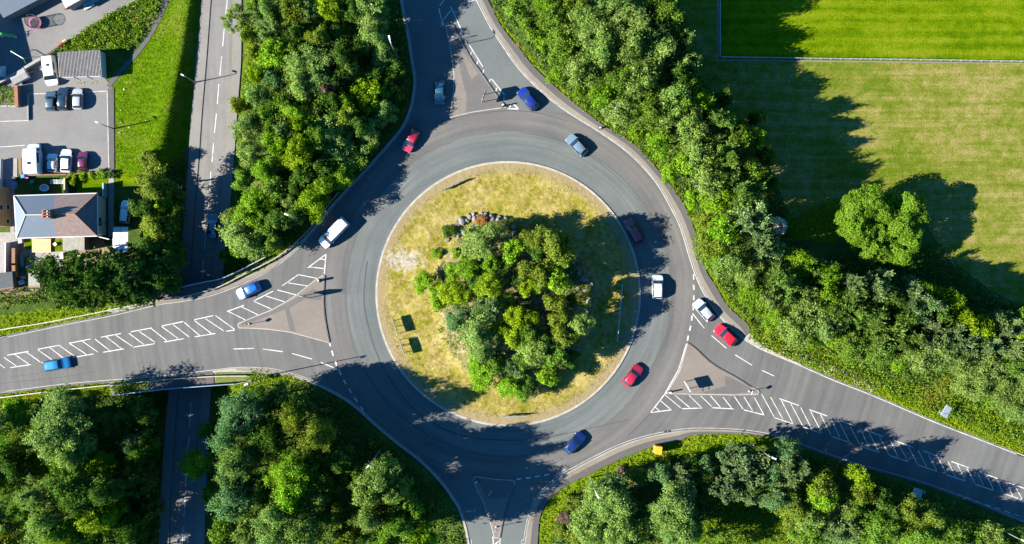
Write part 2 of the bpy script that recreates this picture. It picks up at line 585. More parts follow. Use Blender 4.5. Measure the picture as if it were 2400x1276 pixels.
# ---- ground sheet
def build_ground():
    fx = np.concatenate([[-900, -500, -300, -200, -150, -120, -105], np.arange(-95, 95.1, 0.45), [105, 120, 150, 200, 300, 500, 900]])
    fy = np.concatenate([[-900, -500, -300, -200, -130, -90, -70], np.arange(-58, 58.1, 0.45), [70, 90, 130, 200, 300, 500, 900]])
    X, Y = np.meshgrid(fx, fy)
    Z = terrain_z(X, Y)
    nx, ny = len(fx), len(fy)
    V = np.stack([X.ravel(), Y.ravel(), Z.ravel()], 1)
    idx = np.arange(nx * ny).reshape(ny, nx)
    F = np.stack([idx[:-1, :-1], idx[:-1, 1:], idx[1:, 1:], idx[1:, :-1]], -1).reshape(-1, 4)
    ob = fast_mesh('ground', V, F, None, smooth=True)
    xs, ys = V[:, 0], V[:, 1]
    # kinds of ground cover: lush verge, mown bank, bare earth
    px = xs * S + 1200; py = 638 - ys * S
    verge = np.zeros(len(V)); bank = np.zeros(len(V)); soil = np.zeros(len(V))
    bank[inpoly(px, py, BANK)] = 1
    for poly in VERGES:
        verge[inpoly(px, py, poly)] = 1
    for poly in SOILS:
        soil[inpoly(px, py, poly)] = 1
    a = ob.data.color_attributes.new('cover', 'FLOAT_COLOR', 'POINT')
    a.data.foreach_set('color', np.stack([verge, bank, soil, np.ones(len(V))], 1).ravel())
    m, nt, b = new_mat('rough_ground')
    pos = geo_pos(nt)
    at = nt.nodes.new('ShaderNodeVertexColor'); at.layer_name = 'cover'
    sep = nt.nodes.new('ShaderNodeSeparateColor'); nt.links.new(at.outputs[0], sep.inputs[0])
    n1 = noise(nt, 0.25, 5, 0.65, pos); n2 = noise(nt, 2.2, 5, 0.7, pos); n3 = noise(nt, 9, 4, 0.75, pos)
    wood = ramp(nt, n1, [(0.35, (0.025, 0.042, 0.010)), (0.55, (0.045, 0.075, 0.014)), (0.75, (0.075, 0.075, 0.025))])
    vg = ramp(nt, n2, [(0.3, (0.04832, 0.08455, 0.004832)), (0.55, (0.08858, 0.1248, 0.004832)), (0.75, (0.1369, 0.1409, 0.01208))])
    st = noise(nt, 1.0, 4, 0.65, stretch(nt, pos, (0.5, 2.0, 1), R(62)))
    bk = ramp(nt, st, [(0.3, (0.03422, 0.07186, 0.001369)), (0.55, (0.05817, 0.1061, 0.002053)), (0.75, (0.1027, 0.1301, 0.01027))])
    so = ramp(nt, n2, [(0.3, (0.10, 0.075, 0.045)), (0.7, (0.22, 0.17, 0.11))])
    bk = mix(nt, bk, (0.115, 0.120, 0.020), ramp(nt, noise(nt, 0.16, 5, 0.7, pos), [(0.52, 0.0), (0.72, 0.75)]))
    c = mix(nt, wood, vg, sep.outputs[0])
    c = mix(nt, c, bk, sep.outputs[1])
    c = mix(nt, c, so, sep.outputs[2])
    c = mix(nt, c, ramp(nt, n3, [(0.25, 0.5), (0.75, 1.45)]), 0.9, 'MULTIPLY')
    nt.links.new(c, b.inputs['Base Color'])
    b.inputs['Roughness'].default_value = 0.95
    b.inputs['Specular IOR Level'].default_value = 0.0
    bump(nt, b, math_n(nt, 'ADD', n2, math_n(nt, 'MULTIPLY', n3, 0.5)), 0.9, 0.35)
    ob.data.materials.append(m)
    struct(ob)


def fast_mesh(name, V, F, mat, smooth=False, parent=None):
    V = np.asarray(V, np.float32); F = np.asarray(F, np.int32)
    k = F.shape[1]
    me = bpy.data.meshes.new(name)
    me.vertices.add(len(V)); me.vertices.foreach_set('co', V.ravel())
    me.loops.add(F.size); me.loops.foreach_set('vertex_index', F.ravel())
    me.polygons.add(len(F))
    me.polygons.foreach_set('loop_start', np.arange(0, F.size, k, dtype=np.int32))
    try:
        me.polygons.foreach_set('loop_total', np.full(len(F), k, np.int32))
    except Exception:
        pass
    me.update(calc_edges=True)
    if smooth:
        me.polygons.foreach_set('use_smooth', np.ones(len(F), bool))
    if mat:
        me.materials.append(mat)
    ob = bpy.data.objects.new(name, me)
    COL.objects.link(ob)
    if parent is not None:
        ob.parent = parent
    return ob


BANK = [(392, 0), (478, 0), (462, 141), (452, 254), (445, 330), (420, 345), (390, 400), (330, 420), (268, 405), (266, 300), (262, 205), (300, 165), (345, 100), (385, 20)]
V_NE = [(1140, 0), (1165, 30), (1185, 62), (1226, 112), (1268, 160), (1325, 214), (1376, 256), (1428, 294), (1510, 347), (1550, 394), (1592, 444), (1622, 490), (1645, 544), (1656, 594), (1668, 638), (1694, 672), (1722, 712), (1762, 755), (1800, 790), (1880, 830), (1960, 870), (2050, 900), (2190, 960), (2310, 1010), (2400, 1050), (2400, 1075), (2305, 1038), (2049, 931), (1878, 860), (1775, 815), (1752, 795), (1750, 758), (1706, 719), (1678, 672), (1649, 614), (1629, 544), (1607, 488), (1579, 444), (1538, 394), (1497, 347), (1414, 294), (1362, 254), (1315, 216), (1256, 162), (1216, 113), (1174, 61), (1153, 19), (1145, 0)]
V_E = [(1755, 760), (1830, 780), (1900, 800), (2000, 850), (2100, 890), (2220, 920), (2330, 970), (2400, 1000), (2400, 1070), (2305, 1033), (2049, 924), (1878, 856), (1775, 812), (1755, 790)]
V_SE = [(1262, 1276), (1266, 1220), (1280, 1185), (1300, 1160), (1335, 1137), (1380, 1114), (1455, 1078), (1525, 1050), (1597, 1034), (1622, 1020), (1740, 1018), (1810, 1026), (1880, 1045), (1850, 1052), (1790, 1048), (1700, 1060), (1640, 1066), (1560, 1078), (1490, 1095), (1420, 1120), (1360, 1150), (1320, 1190), (1300, 1230), (1295, 1276)]
V_WN = [(0, 740), (130, 722), (260, 700), (368, 688), (372, 712), (268, 738), (155, 760), (0, 793)]
V_WS = [(0, 922), (150, 902), (352, 888), (390, 884), (396, 912), (266, 926), (140, 935), (0, 960)]
V_SWTOP = [(502, 870), (553, 864), (640, 868), (715, 890), (640, 905), (560, 925), (500, 940)]
V_LR = [(570, 90), (590, 100), (590, 200), (580, 300), (572, 420), (560, 500), (535, 500), (545, 420), (551, 358), (558, 240)]
V_LS = [(487, 1050), (525, 1050), (530, 1150), (520, 1276), (480, 1276), (484, 1150)]
V_NWB = [(520, 660), (525, 600), (560, 580), (640, 590), (735, 520), (720, 545), (650, 612), (600, 640), (520, 670)]
V_FIELDROUGH = [(1840, 500), (1960, 470), (1980, 520), (1960, 570), (1850, 560)]
V_SEGLADE = [(1680, 1190), (1760, 1160), (1830, 1170), (1850, 1220), (1880, 1276), (1640, 1276), (1650, 1230)]
VERGES = [V_NE, V_E, V_SE, V_WN, V_WS, V_SWTOP, V_LR, V_LS, V_NWB, V_FIELDROUGH, V_SEGLADE]
SOILS = [[(40, 555), (235, 555), (265, 600), (90, 690), (0, 690), (0, 555)], [(1500, 1090), (1560, 1080), (1600, 1110), (1500, 1140), (1400, 1150), (1360, 1180), (1350, 1160)]]
build_ground()

# ---- carriageways
mb = MB().sheet(ROADW, 0.0)
for o_ in (OUT_NW, OUT_SW, OUT_SE, OUT_NE):                     # channel between the surfacing and the kerb
    q_ = XY(smooth(o_))
    mb.strip(offset_line(q_, 0.02), offset_line(q_, -0.3), -0.003)
struct(mb.build('carriageway', M['road'], flat=True))


cm = MB()
cm.sheet(XY([(937, -60), (944, 0), (959, 82), (970, 153), (973.5, 190), (968, 235), (959, 268), (1000, 284), (1053, 279), (1110, 265), (1190, 257), (1260, 261), (1336, 266), (1300, 241), (1255, 202), (1215, 160), (1185, 118), (1149, 63), (1126, 19), (1116, 0), (1084, -60)]), 0.002)
struct(cm.build('carriageway', M['cool'], flat=True))
cm = MB()
cm.sheet(XY([(1036, 1130), (1110, 1118), (1160, 1121), (1206, 1125), (1268, 1157), (1259, 1166), (1244, 1195), (1234, 1229), (1226, 1276), (1220, 1318), (1107, 1318), (1102, 1276), (1094, 1235), (1081, 1196), (1065, 1168)]), 0.002)
struct(cm.build('carriageway', M['cool'], flat=True))


def low_strip(fa, fb, dz, name, mat, y0=LOWT[0, 0], y1=LOWT[-1, 0], n=90):
    ys = np.linspace(y0, y1, n)
    L = np.interp(ys, LOWT[:, 0], LOWT[:, 1]); Rr = np.interp(ys, LOWT[:, 0], LOWT[:, 2])
    A = [(l + (r - l) * fa, y) for l, r, y in zip(L, Rr, ys)]
    B = [(l + (r - l) * fb, y) for l, r, y in zip(L, Rr, ys)]
    z = [float(z_low(y)) + dz for y in ys]
    return MB().strip(A, B, z), A, B, z


mb, A, B, z = low_strip(0.22, 0.80, 0.0, '', None)
struct(mb.build('lower_road', M['lower'], flat=True))
mb = MB()
for fa, fb in ((-0.02, 0.21), (0.81, 1.0)):
    _, A, B, z = low_strip(fa, fb, 0.10, '', None)
    mb.strip(A, B, z)
    zz = [q - 0.15 for q in z]
    mb.strip(A, [(a[0] + 1e-3, a[1]) for a in A], z, zz)
    mb.strip(B, [(a[0] + 1e-3, a[1]) for a in B], z, zz)
struct(mb.build('lower_pavement', M['lower_pave'], flat=True))
mb = MB()
_, A, B, z = low_strip(0.209, 0.2155, 0.012, '', None)
mb.strip(A, B, [q + 0.1 for q in z])
struct(mb.build('lower_kerb', M['kerb_dark'], flat=True))
mb = MB()
_, A, B, z = low_strip(0.800, 0.812, 0.115, '', None)
mb.strip(A, B, z)
struct(mb.build('lower_kerb', M['paint_worn'], flat=True))

# ---- markings
WK = MB()
ZM = 0.006


def mk(pairs, w=0.15, z=ZM, mb=None):
    for a, b, c, d in pairs:
        (mb or WK).line(W(a, b), W(c, d), w, z)


# west arm hatching
mk([(17, 833, 67, 824), (89, 819, 139, 809.6), (162, 805, 212, 795), (235.5, 791, 284, 782), (307, 778, 356, 769), (379, 764.5, 430, 754), (455, 750, 500, 740),
    (532, 730.6, 572, 716), (594.6, 706, 640, 683), (661, 670.6, 701, 643), (721, 628.5, 764.6, 596),
    (24.5, 862, 72.5, 855), (96, 850.5, 145, 842.6), (168, 839, 219, 830), (242, 826, 290.5, 818), (313, 814, 363, 806), (384.5, 802, 432, 794), (456, 790, 504.5, 782), (529, 777, 550, 774)], 0.135)
mk([(-16, 842, 11, 863), (9, 838, 38.6, 858.5), (34.4, 831, 67, 853.4), (62, 825.7, 94.5, 849), (89.4, 821, 122, 843.5), (116.5, 814.7, 148.7, 840), (139.6, 810.5, 175.5, 836), (163, 805.4, 202.5, 831), (192.7, 800, 230, 826), (223, 795.5, 257, 822), (248, 789, 284, 817), (271, 785.7, 310, 812), (302, 781.4, 337, 807.7), (324.4, 776, 364, 803), (354, 770, 391, 799), (379.4, 766, 417.5, 794), (405.6, 761, 443, 790), (432, 756, 468, 787), (456, 752, 497, 783), (481, 747, 524.5, 776), (505, 740, 550, 772.4), (534.6, 730, 574.6, 750), (565, 719, 605, 738.6), (594.6, 706.6, 636, 724.7), (622.6, 694, 668, 708), (650, 680, 693, 691.4), (676, 663.4, 720.4, 670.6), (701, 644.5, 742.5, 652.7), (724, 626, 760, 630), (750.5, 607.4, 762.5, 609)], 0.12, ZM + 0.004)
mk([(764, 597, 760, 643)], 0.16)
mk([(546.6, 818.5, 594.6, 817), (616.5, 818.5, 663, 824.7), (684.7, 829, 731, 842), (752, 849.7, 794.5, 867.3)], 0.13)
mk([(772, 804.7, 774.5, 812), (777.7, 822.5, 781, 834.5), (785.7, 846.5, 789, 858), (794.5, 869, 800, 880), (805, 891, 811, 901), (818, 912, 824, 922), (830, 932, 837.6, 942), (844.4, 953, 851.6, 961.7)], 0.22)
# east arm hatching
mk([(1597.6, 958.5, 1646, 956.7), (1525, 967.5, 1574, 961), (1669, 956, 1719.5, 959), (1743, 961, 1791, 973), (1815, 979.4, 1859, 994), (1882, 1001.5, 1926, 1016), (1949.6, 1023.7, 1994, 1038), (2017, 1046, 2061, 1060.6), (2083.7, 1067.6, 2128.4, 1082.4), (2150.6, 1090, 2195.6, 1105), (2218, 1113, 2262.5, 1128), (2284.6, 1135, 2329, 1150), (2351, 1157, 2396.6, 1172),
    (1826.4, 934.7, 1872.7, 951), (1897, 960.7, 1939, 975.5), (1961, 984, 2005, 999), (2027, 1008, 2070, 1023.7), (2094.6, 1032.6, 2140, 1049), (2163.4, 1057, 2208, 1073.4), (2230, 1082, 2271, 1096.7), (2295.5, 1106.5, 2338, 1122), (2359.7, 1130.6, 2406, 1147)], 0.14)
mk([(1536, 955, 1545, 963), (1548, 939.7, 1571, 959), (1558.7, 926, 1596, 956.7), (1582, 927, 1615.7, 955), (1615, 927, 1643.4, 955), (1642, 928, 1668, 953), (1665, 928, 1688.5, 955), (1694.6, 931.4, 1715, 957.4), (1721, 929.6, 1741.5, 959), (1743.7, 930.7, 1764, 963), (1768, 932, 1789.5, 971), (1785, 924, 1814, 977), (1806, 931, 1835, 983), (1831, 938, 1857.5, 991), (1853.6, 947, 1880.5, 997.6), (1876.6, 955.7, 1902, 1004.6), (1900, 964.6, 1925, 1013), (1923, 972.4, 1947.7, 1020), (1947, 981.3, 1969, 1027.6), (1966.3, 988, 1989.7, 1034.6), (1992.4, 999.6, 2015, 1042), (2015.7, 1004, 2037, 1050), (2037, 1014.4, 2059, 1058), (2061, 1023.7, 2083.7, 1066.4), (2086.8, 1032.6, 2105, 1072), (2106, 1040, 2126.5, 1079), (2128.4, 1047, 2150, 1087), (2151.7, 1056, 2172.3, 1094.8), (2176, 1065.7, 2195, 1102), (2199.5, 1074, 2217, 1110), (2221.7, 1082, 2239, 1117), (2243.8, 1089, 2261.3, 1124.7), (2265.6, 1097.5, 2284, 1131.7), (2290.5, 1107.6, 2305, 1137.6), (2312, 1114, 2328, 1146.5), (2335.6, 1122, 2350, 1154), (2358.5, 1131.7, 2373, 1162), (2379, 1139.5, 2395.4, 1170)], 0.12, ZM + 0.004)
mk([(1609, 806, 1590, 868), (1590, 868, 1558, 924), (1558, 924, 1525, 967)], 0.16, ZM + 0.008)
mk([(1623, 735, 1650.6, 770), (1667.6, 787, 1703, 817), (1722.8, 832, 1762.4, 856.4), (1785, 868, 1814.7, 882)], 0.13)
mk([(1625.4, 643.7, 1626, 655.6), (1625.4, 668, 1626.5, 679.7), (1626, 692, 1626, 704), (1624.7, 716, 1624.7, 727.7), (1622, 740, 1621, 752), (1619, 763.7, 1616.4, 775.6), (1613.5, 787, 1611, 798.7)], 0.22)
mk([(2243, 1159, 2253.6, 1163), (2265, 1166, 2275, 1170), (2287, 1174.5, 2298, 1178.5), (2310, 1183, 2322, 1187), (2332.5, 1190, 2344, 1194), (2355, 1198, 2367.4, 1202.5), (2378, 1205.6, 2389.6, 1210)], 0.12)
# north and south arms
mk([(1028.6, 20, 1038, 58.8), (1056.8, 16.5, 1083, 74.8), (1099.8, 106, 1131.5, 157), (1151.5, 185, 1182.8, 223)], 0.15)
mk([(1030.5, 14, 1044, -4), (1038, 48.7, 1056.8, 24), (1063.5, 58, 1068.8, 49.4), (1076, 83.5, 1081.7, 74.8), (1089, 106, 1094, 100.6), (1101.7, 131, 1105.7, 122), (1116.7, 152.8, 1120, 144), (1131, 174.4, 1134, 164), (1145.6, 196, 1148.7, 185.7), (1161.6, 215.8, 1164.4, 206), (1179.7, 238.6, 1182, 227.6), (1194, 254, 1198.5, 242.8)], 0.14, ZM + 0.004)
mk([(1202.5, 243.8, 1216, 255.8), (1189, 255.2, 1216, 255.8)], 0.2)
mk([(1155, 1258, 1157.5, 1290), (1172.5, 1258, 1171, 1290), (1160, 1276, 1170.7, 1268)], 0.16)
mk([(1210.7, 1124, 1221, 1122.7), (1232, 1121, 1243, 1120), (1254, 1118, 1265, 1116), (1276, 1114.5, 1287, 1112), (1314.7, 1104, 1325, 1101)], 0.22)
mo = struct(WK.build('road_markings', M['paint'], flat=True))
# worn white edge line along the kerbs
EL = MB()
ne = XY(smooth(OUT_NE))
EL.strip(offset_line(ne, 0.02), offset_line(ne, 0.17), 0.005)
for out in (OUT_NW, OUT_SW, OUT_SE):
    q = XY(smooth(out))
    EL.strip(offset_line(q, 0.05), offset_line(q, 0.13), 0.005)
struct(EL.build('edge_line', M['edge_paint'], flat=True))
LM = MB()
for a, b, c, d in [(535, -30, 533, 0), (533, 0, 528.6, 37), (525.8, 66, 522, 109.5), (520, 132.6, 515.3, 177.7), (513, 197.5, 509.4, 244), (507.4, 266.6, 502.7, 313), (500.7, 335.5, 497.3, 380.6), (494.5, 403, 491.7, 448), (489, 472, 485.5, 517.5), (482.4, 541, 479, 585), (476.7, 609, 474, 654), (447.6, 942.5, 445, 999), (443.5, 1024.5, 440, 1053.5), (438, 1095, 435, 1140), (434, 1164.6, 431, 1212), (429.5, 1234.6, 427, 1284)]:
    za, zb = float(z_low((638 - b) / S)), float(z_low((638 - d) / S))
    p, q = W(a, b, za), W(c, d, zb)
    n = Vector((0.07, 0, 0))
    za, zb = float(z_low(p.y)) + 0.012, float(z_low(q.y)) + 0.012
    LM.add([(p.x - .07, p.y, za), (p.x + .07, p.y, za), (q.x + .07, q.y, zb), (q.x - .07, q.y, zb)], [(3, 2, 1, 0)])
struct(LM.build('lower_road_markings', M['paint'], flat=True))
# tar seams and patches in the surface
SM = MB()
for pts, w in (([(861, 612), (857, 640), (853, 690), (856, 730), (866, 775), (876, 810), (890, 845), (905, 875), (940, 925), (985, 970), (1050, 1010), (1110, 1026), (1180, 1032), (1250, 1030), (1330, 1016)], 0.11),
               ([(1330, 1016), (1420, 996), (1470, 985)], 0.05), ([(1525, 968), (1500, 995), (1472, 1022)], 0.05),
               ([(760, 640), (765, 600), (768, 575)], 0.04), ([(0, 900), (60, 893), (140, 885), (220, 872)], 0.05), ([(20, 885), (100, 874), (200, 860)], 0.04),
               ([(1252, 314), (1330, 338), (1400, 378), (1455, 425), (1500, 478), (1530, 540)], 0.045), ([(1050, 282), (1110, 268), (1190, 260), (1260, 265), (1330, 285)], 0.05)):
    q = XY(smooth(pts))
    SM.strip(offset_line(q, w), offset_line(q, -w), 0.003)
for a in ((325, 848, 352, 870),):
    for e in ((a[0], a[1] + 4, a[2], a[1]), (a[2], a[1], a[2] + 1, a[3] - 4), (a[2], a[3] - 4, a[0] + 2, a[3]), (a[0] + 2, a[3], a[0], a[1] + 4)):
        SM.line(W(e[0], e[1]), W(e[2], e[3]), 0.06, 0.003)
struct(SM.build('road_seams', M['seam'], flat=True))


# ---- kerbs and footways
def ribbon_slab(inner, outer, z1, name, mat, z0=-0.12):
    n = max(len(inner), len(outer)) * 6
    def rs(p):
        P = np.array(smooth(p)); d = np.concatenate([[0], np.cumsum(np.linalg.norm(np.diff(P, axis=0), axis=1))])
        t = np.linspace(0, d[-1], n)
        return np.stack([np.interp(t, d, P[:, 0]), np.interp(t, d, P[:, 1])], 1)
    A, B = XY(rs(inner)), XY(rs(outer))
    mb = MB()
    mb.strip(A, B, z1)
    mb.strip(A, [(a[0] + 1e-4, a[1]) for a in A], z1, z0)
    mb.strip(B, [(a[0] + 1e-4, a[1]) for a in B], z1, z0)
    return struct(mb.build(name, mat, flat=True)), A, B


def blend(A, B, f, n=40):
    def rs(p):
        P = np.array(smooth(p)); d = np.concatenate([[0], np.cumsum(np.linalg.norm(np.diff(P, axis=0), axis=1))])
        t = np.linspace(0, d[-1], n)
        return np.stack([np.interp(t, d, P[:, 0]), np.interp(t, d, P[:, 1])], 1)
    a, b = rs(A), rs(B)
    return [tuple(p) for p in a * (1 - f) + b * f]


NE_IN = [(1075, -60), (1119, 0), (1129, 19), (1152, 63), (1188, 118), (1218, 160), (1258, 202), (1302, 240), (1345, 270), (1405, 307), (1462, 347), (1502, 383), (1542, 430), (1574, 485), (1594, 525), (1605, 556), (1618, 600), (1633, 645), (1652, 686), (1674, 720), (1705, 758), (1742, 791)]
NE_OUT = [(1110, -60), (1143, 0), (1153, 19), (1174, 61), (1216, 113), (1256, 162), (1315, 216), (1362, 254), (1414, 294), (1456, 318), (1497, 347), (1538, 394), (1579, 444), (1607, 488), (1622, 525), (1632, 556), (1643, 600), (1657, 640), (1678, 672), (1706, 719), (1752, 760), (1756, 778)]
mid = blend(NE_IN, NE_OUT, 0.46)
kb = blend(NE_IN, NE_OUT, 0.06)
ribbon_slab(kb, mid, 0.11, 'footway_slabs', M['pave'])
ribbon_slab(mid, NE_OUT, 0.106, 'footway', M['path'])
ribbon_slab(NE_IN, kb, 0.125, 'kerb', M['kerb'])
ribbon_slab([(1742, 792), (1779, 816), (1820, 834), (1878, 858)], [(1758, 780), (1785, 808), (1824, 829), (1880, 855)], 0.10, 'kerb', M['kerb'])
SE_IN = [(1219, 1320), (1229, 1276), (1237, 1228), (1247, 1193), (1262, 1165), (1285, 1140), (1322, 1113), (1402, 1070), (1455, 1045), (1509, 1027), (1562, 1015), (1602, 1009), (1640, 1007), (1690, 1008), (1741, 1011), (1790, 1018)]
SE_OUT = [(1255, 1320), (1260, 1276), (1264, 1220), (1277, 1185), (1299, 1159), (1333, 1135), (1379, 1113), (1453, 1076), (1488, 1062), (1523, 1049), (1562, 1040), (1595, 1033), (1624, 1020), (1690, 1017), (1738, 1018), (1795, 1023)]
mid = blend(SE_IN, SE_OUT, 0.45)
kb = blend(SE_IN, SE_OUT, 0.07)
ribbon_slab(kb, mid, 0.11, 'footway_slabs', M['pave'])
ribbon_slab(mid, SE_OUT, 0.106, 'footway', M['path'])
ribbon_slab(SE_IN, kb, 0.125, 'kerb', M['kerb'])
nw = [p for p in OUT_NW if -61 <= p[1] and 500 < p[0]]
sw = [p for p in OUT_SW if 490 < p[0] < 1107]
for line, sgn, w in ((nw, 1, 0.22), (sw, 1, 0.22)):
    q = XY(smooth(line))
    o = offset_line(q, -0.35 if line is nw else -0.35)
    mb = MB()
    i2 = offset_line(q, -0.02)
    mb.strip(i2, o, 0.11)
    mb.strip(i2, [(a[0] + 1e-4, a[1]) for a in i2], 0.11, -0.1)
    struct(mb.build('kerb', M['kerb'], flat=True))
# earthy footway strips on the bends by the bridge
ribbon_slab([(553, 864), (598, 864), (640, 867), (680, 877), (716, 889)], [(553, 868), (598, 872), (640, 878), (680, 884), (712, 893)], 0.118, 'footway_slabs', M['pave'])
ribbon_slab([(520, 683), (581, 659), (616, 642), (650, 621), (706, 572)], [(518, 675), (575, 652), (608, 636), (641, 613), (698, 566)], 0.118, 'footway_slabs', M['pave'])

# ---- splitter islands
ISL = {
    'west': [(757, 645), (742, 653.5), (693, 692), (667, 709), (636, 726), (574.6, 751), (558, 758), (557, 764), (560, 770), (600, 771), (629, 773), (680, 780), (720, 790.5), (769, 804), (772, 802), (764, 762), (759, 720), (759, 680), (761, 648)],
    'east': [(1611, 803), (1631, 819), (1670, 854), (1724, 885), (1760, 907), (1778, 915), (1780, 920), (1776, 925.5), (1721, 927), (1634, 925.5), (1560, 924), (1592, 870)],
    'north': [(1043, 60), (1063, 60), (1080, 94), (1103, 137), (1131, 176), (1162, 221), (1187, 253), (1150, 258), (1110, 264), (1075, 272), (1054, 278), (1054, 270), (1062, 212), (1063, 176), (1056, 124), (1047, 80)],
    'south': [(1108, 1124), (1111, 1118), (1117, 1116), (1160, 1122.5), (1203, 1125), (1208, 1129), (1207, 1138), (1192, 1172), (1179, 1220), (1170, 1262), (1158, 1262), (1149, 1228), (1133, 1180), (1112, 1137)],
}
for k, p in ISL.items():
    q = XY(p)
    c = np.mean(q, axis=0)
    mb = MB().prism(q, -0.05, 0.12)
    struct(mb.build('splitter_kerb', M['kerb'], flat=True))
    # inset surface
    P = np.array(q + q[:1])
    T = np.gradient(P, axis=0)[:-1]
    poly = []
    n = len(q)
    ar = sum(a[0] * b[1] - b[0] * a[1] for a, b in zip(q, q[1:] + q[:1]))
    for i in range(n):
        a, b, cc = Vector(q[i - 1]), Vector(q[i]), Vector(q[(i + 1) % n])
        d1, d2 = (b - a).normalized(), (cc - b).normalized()
        n1, n2 = Vector((-d1.y, d1.x)), Vector((-d2.y, d2.x))
        m_ = (n1 + n2).normalized() * (0.14 / max(0.5, (n1 + n2).length / 2))
        m_ = m_ if ar > 0 else -m_
        poly.append(tuple(b + m_))
    struct(MB().sheet(poly, 0.124).build('splitter_island', M['island'], flat=True))
# darker walkways and painted kerb shade on the islands
pm = MB()
for p in ([(566, 757), (640, 728), (720, 685), (735, 678), (754, 690), (754, 703), (735, 703), (715, 701), (690, 716), (678, 724), (694, 778), (680, 776), (668, 726), (600, 752), (570, 766)],
          [(1066, 84), (1080, 100), (1102, 142), (1130, 180), (1160, 223), (1184, 251), (1150, 255), (1092, 264), (1094, 226), (1084, 190), (1076, 150), (1064, 110)],
          [(1640, 922), (1700, 905), (1698, 880), (1712, 886), (1758, 910), (1772, 918), (1720, 923)],
          [(1118, 1122), (1200, 1128), (1203, 1136), (1190, 1166), (1150, 1170), (1136, 1160)]):
    pm.sheet(XY(p), 0.128)
struct(pm.build('island_walkway', M['island_dark'], flat=True))
pm = MB()
pm.sheet(XY([(1078, 118), (1090, 128), (1121, 174), (1107, 186), (1100, 176), (1085, 138)]), 0.132)
pm.sheet(XY([(1066, 222), (1092, 222), (1090, 262), (1058, 273)]), 0.132)
struct(pm.build('island_walkway', M['island'], flat=True))
km = MB()
for p in ([(772, 802), (764, 762), (759, 720), (759, 680), (761, 646)], [(1063, 60), (1080, 94), (1103, 137), (1131, 176), (1162, 221), (1187, 252)], [(1206, 1138), (1192, 1172), (1179, 1220), (1171, 1262)], [(1611, 804), (1631, 819), (1670, 854), (1724, 885), (1760, 908)]):
    q = XY(smooth(p))
    km.strip(offset_line(q, 0.10), offset_line(q, -0.10), 0.135)
struct(km.build('splitter_kerb', M['kerb_dark'], flat=True))  # dark strips paint in the shade along the right-hand kerb edges
mh = MB()
for x, y, w, h in ((676, 714, 7, 7), (1103, 200, 7, 6), (1703, 897, 8, 6), (1141, 1139, 7, 6), (1375, 1101, 9, 8), (1249, 1218, 8, 6), (1212, 107, 10, 9)):
    p = W(x, y)
    mh.box((p.x, p.y, 0.131), (w / S, h / S, 0.012), 0.4)
mo = struct(mh.build('manhole_covers', M['iron']))
mh = MB()
for x, y in ((1647, 915), (1647, 909), (1661, 911), (1661, 905), (1567, 1011), (1558, 1012), (1742, 1011)):
    p = W(x, y)
    mh.box((p.x, p.y, 0.133), (0.32, 0.32, 0.014), 0.2)
struct(mh.build('drain_covers', M['seam']))


# ---- central island with its planted mound
def mound(x, y):
    cx, cy = W(1196, 706)[:2]
    dx, dy = x - cx, y - cy
    a = np.arctan2(dy, dx)
    rad = 13.6 + 0.5 * np.sin(3 * a + 1.0) + 0.3 * np.sin(5 * a)
    soft = np.where((a > -0.9) & (a < 2.0), 1.5, 5.5)          # walled with boulders to the north and east
    r = np.sqrt(dx * dx + dy * dy)
    t = np.clip((rad - r) / soft, 0, 1)
    t = t * t * (3 - 2 * t)
    return 2.0 * t + 1.5 * np.clip(1 - (r / rad) ** 2, 0, 1)


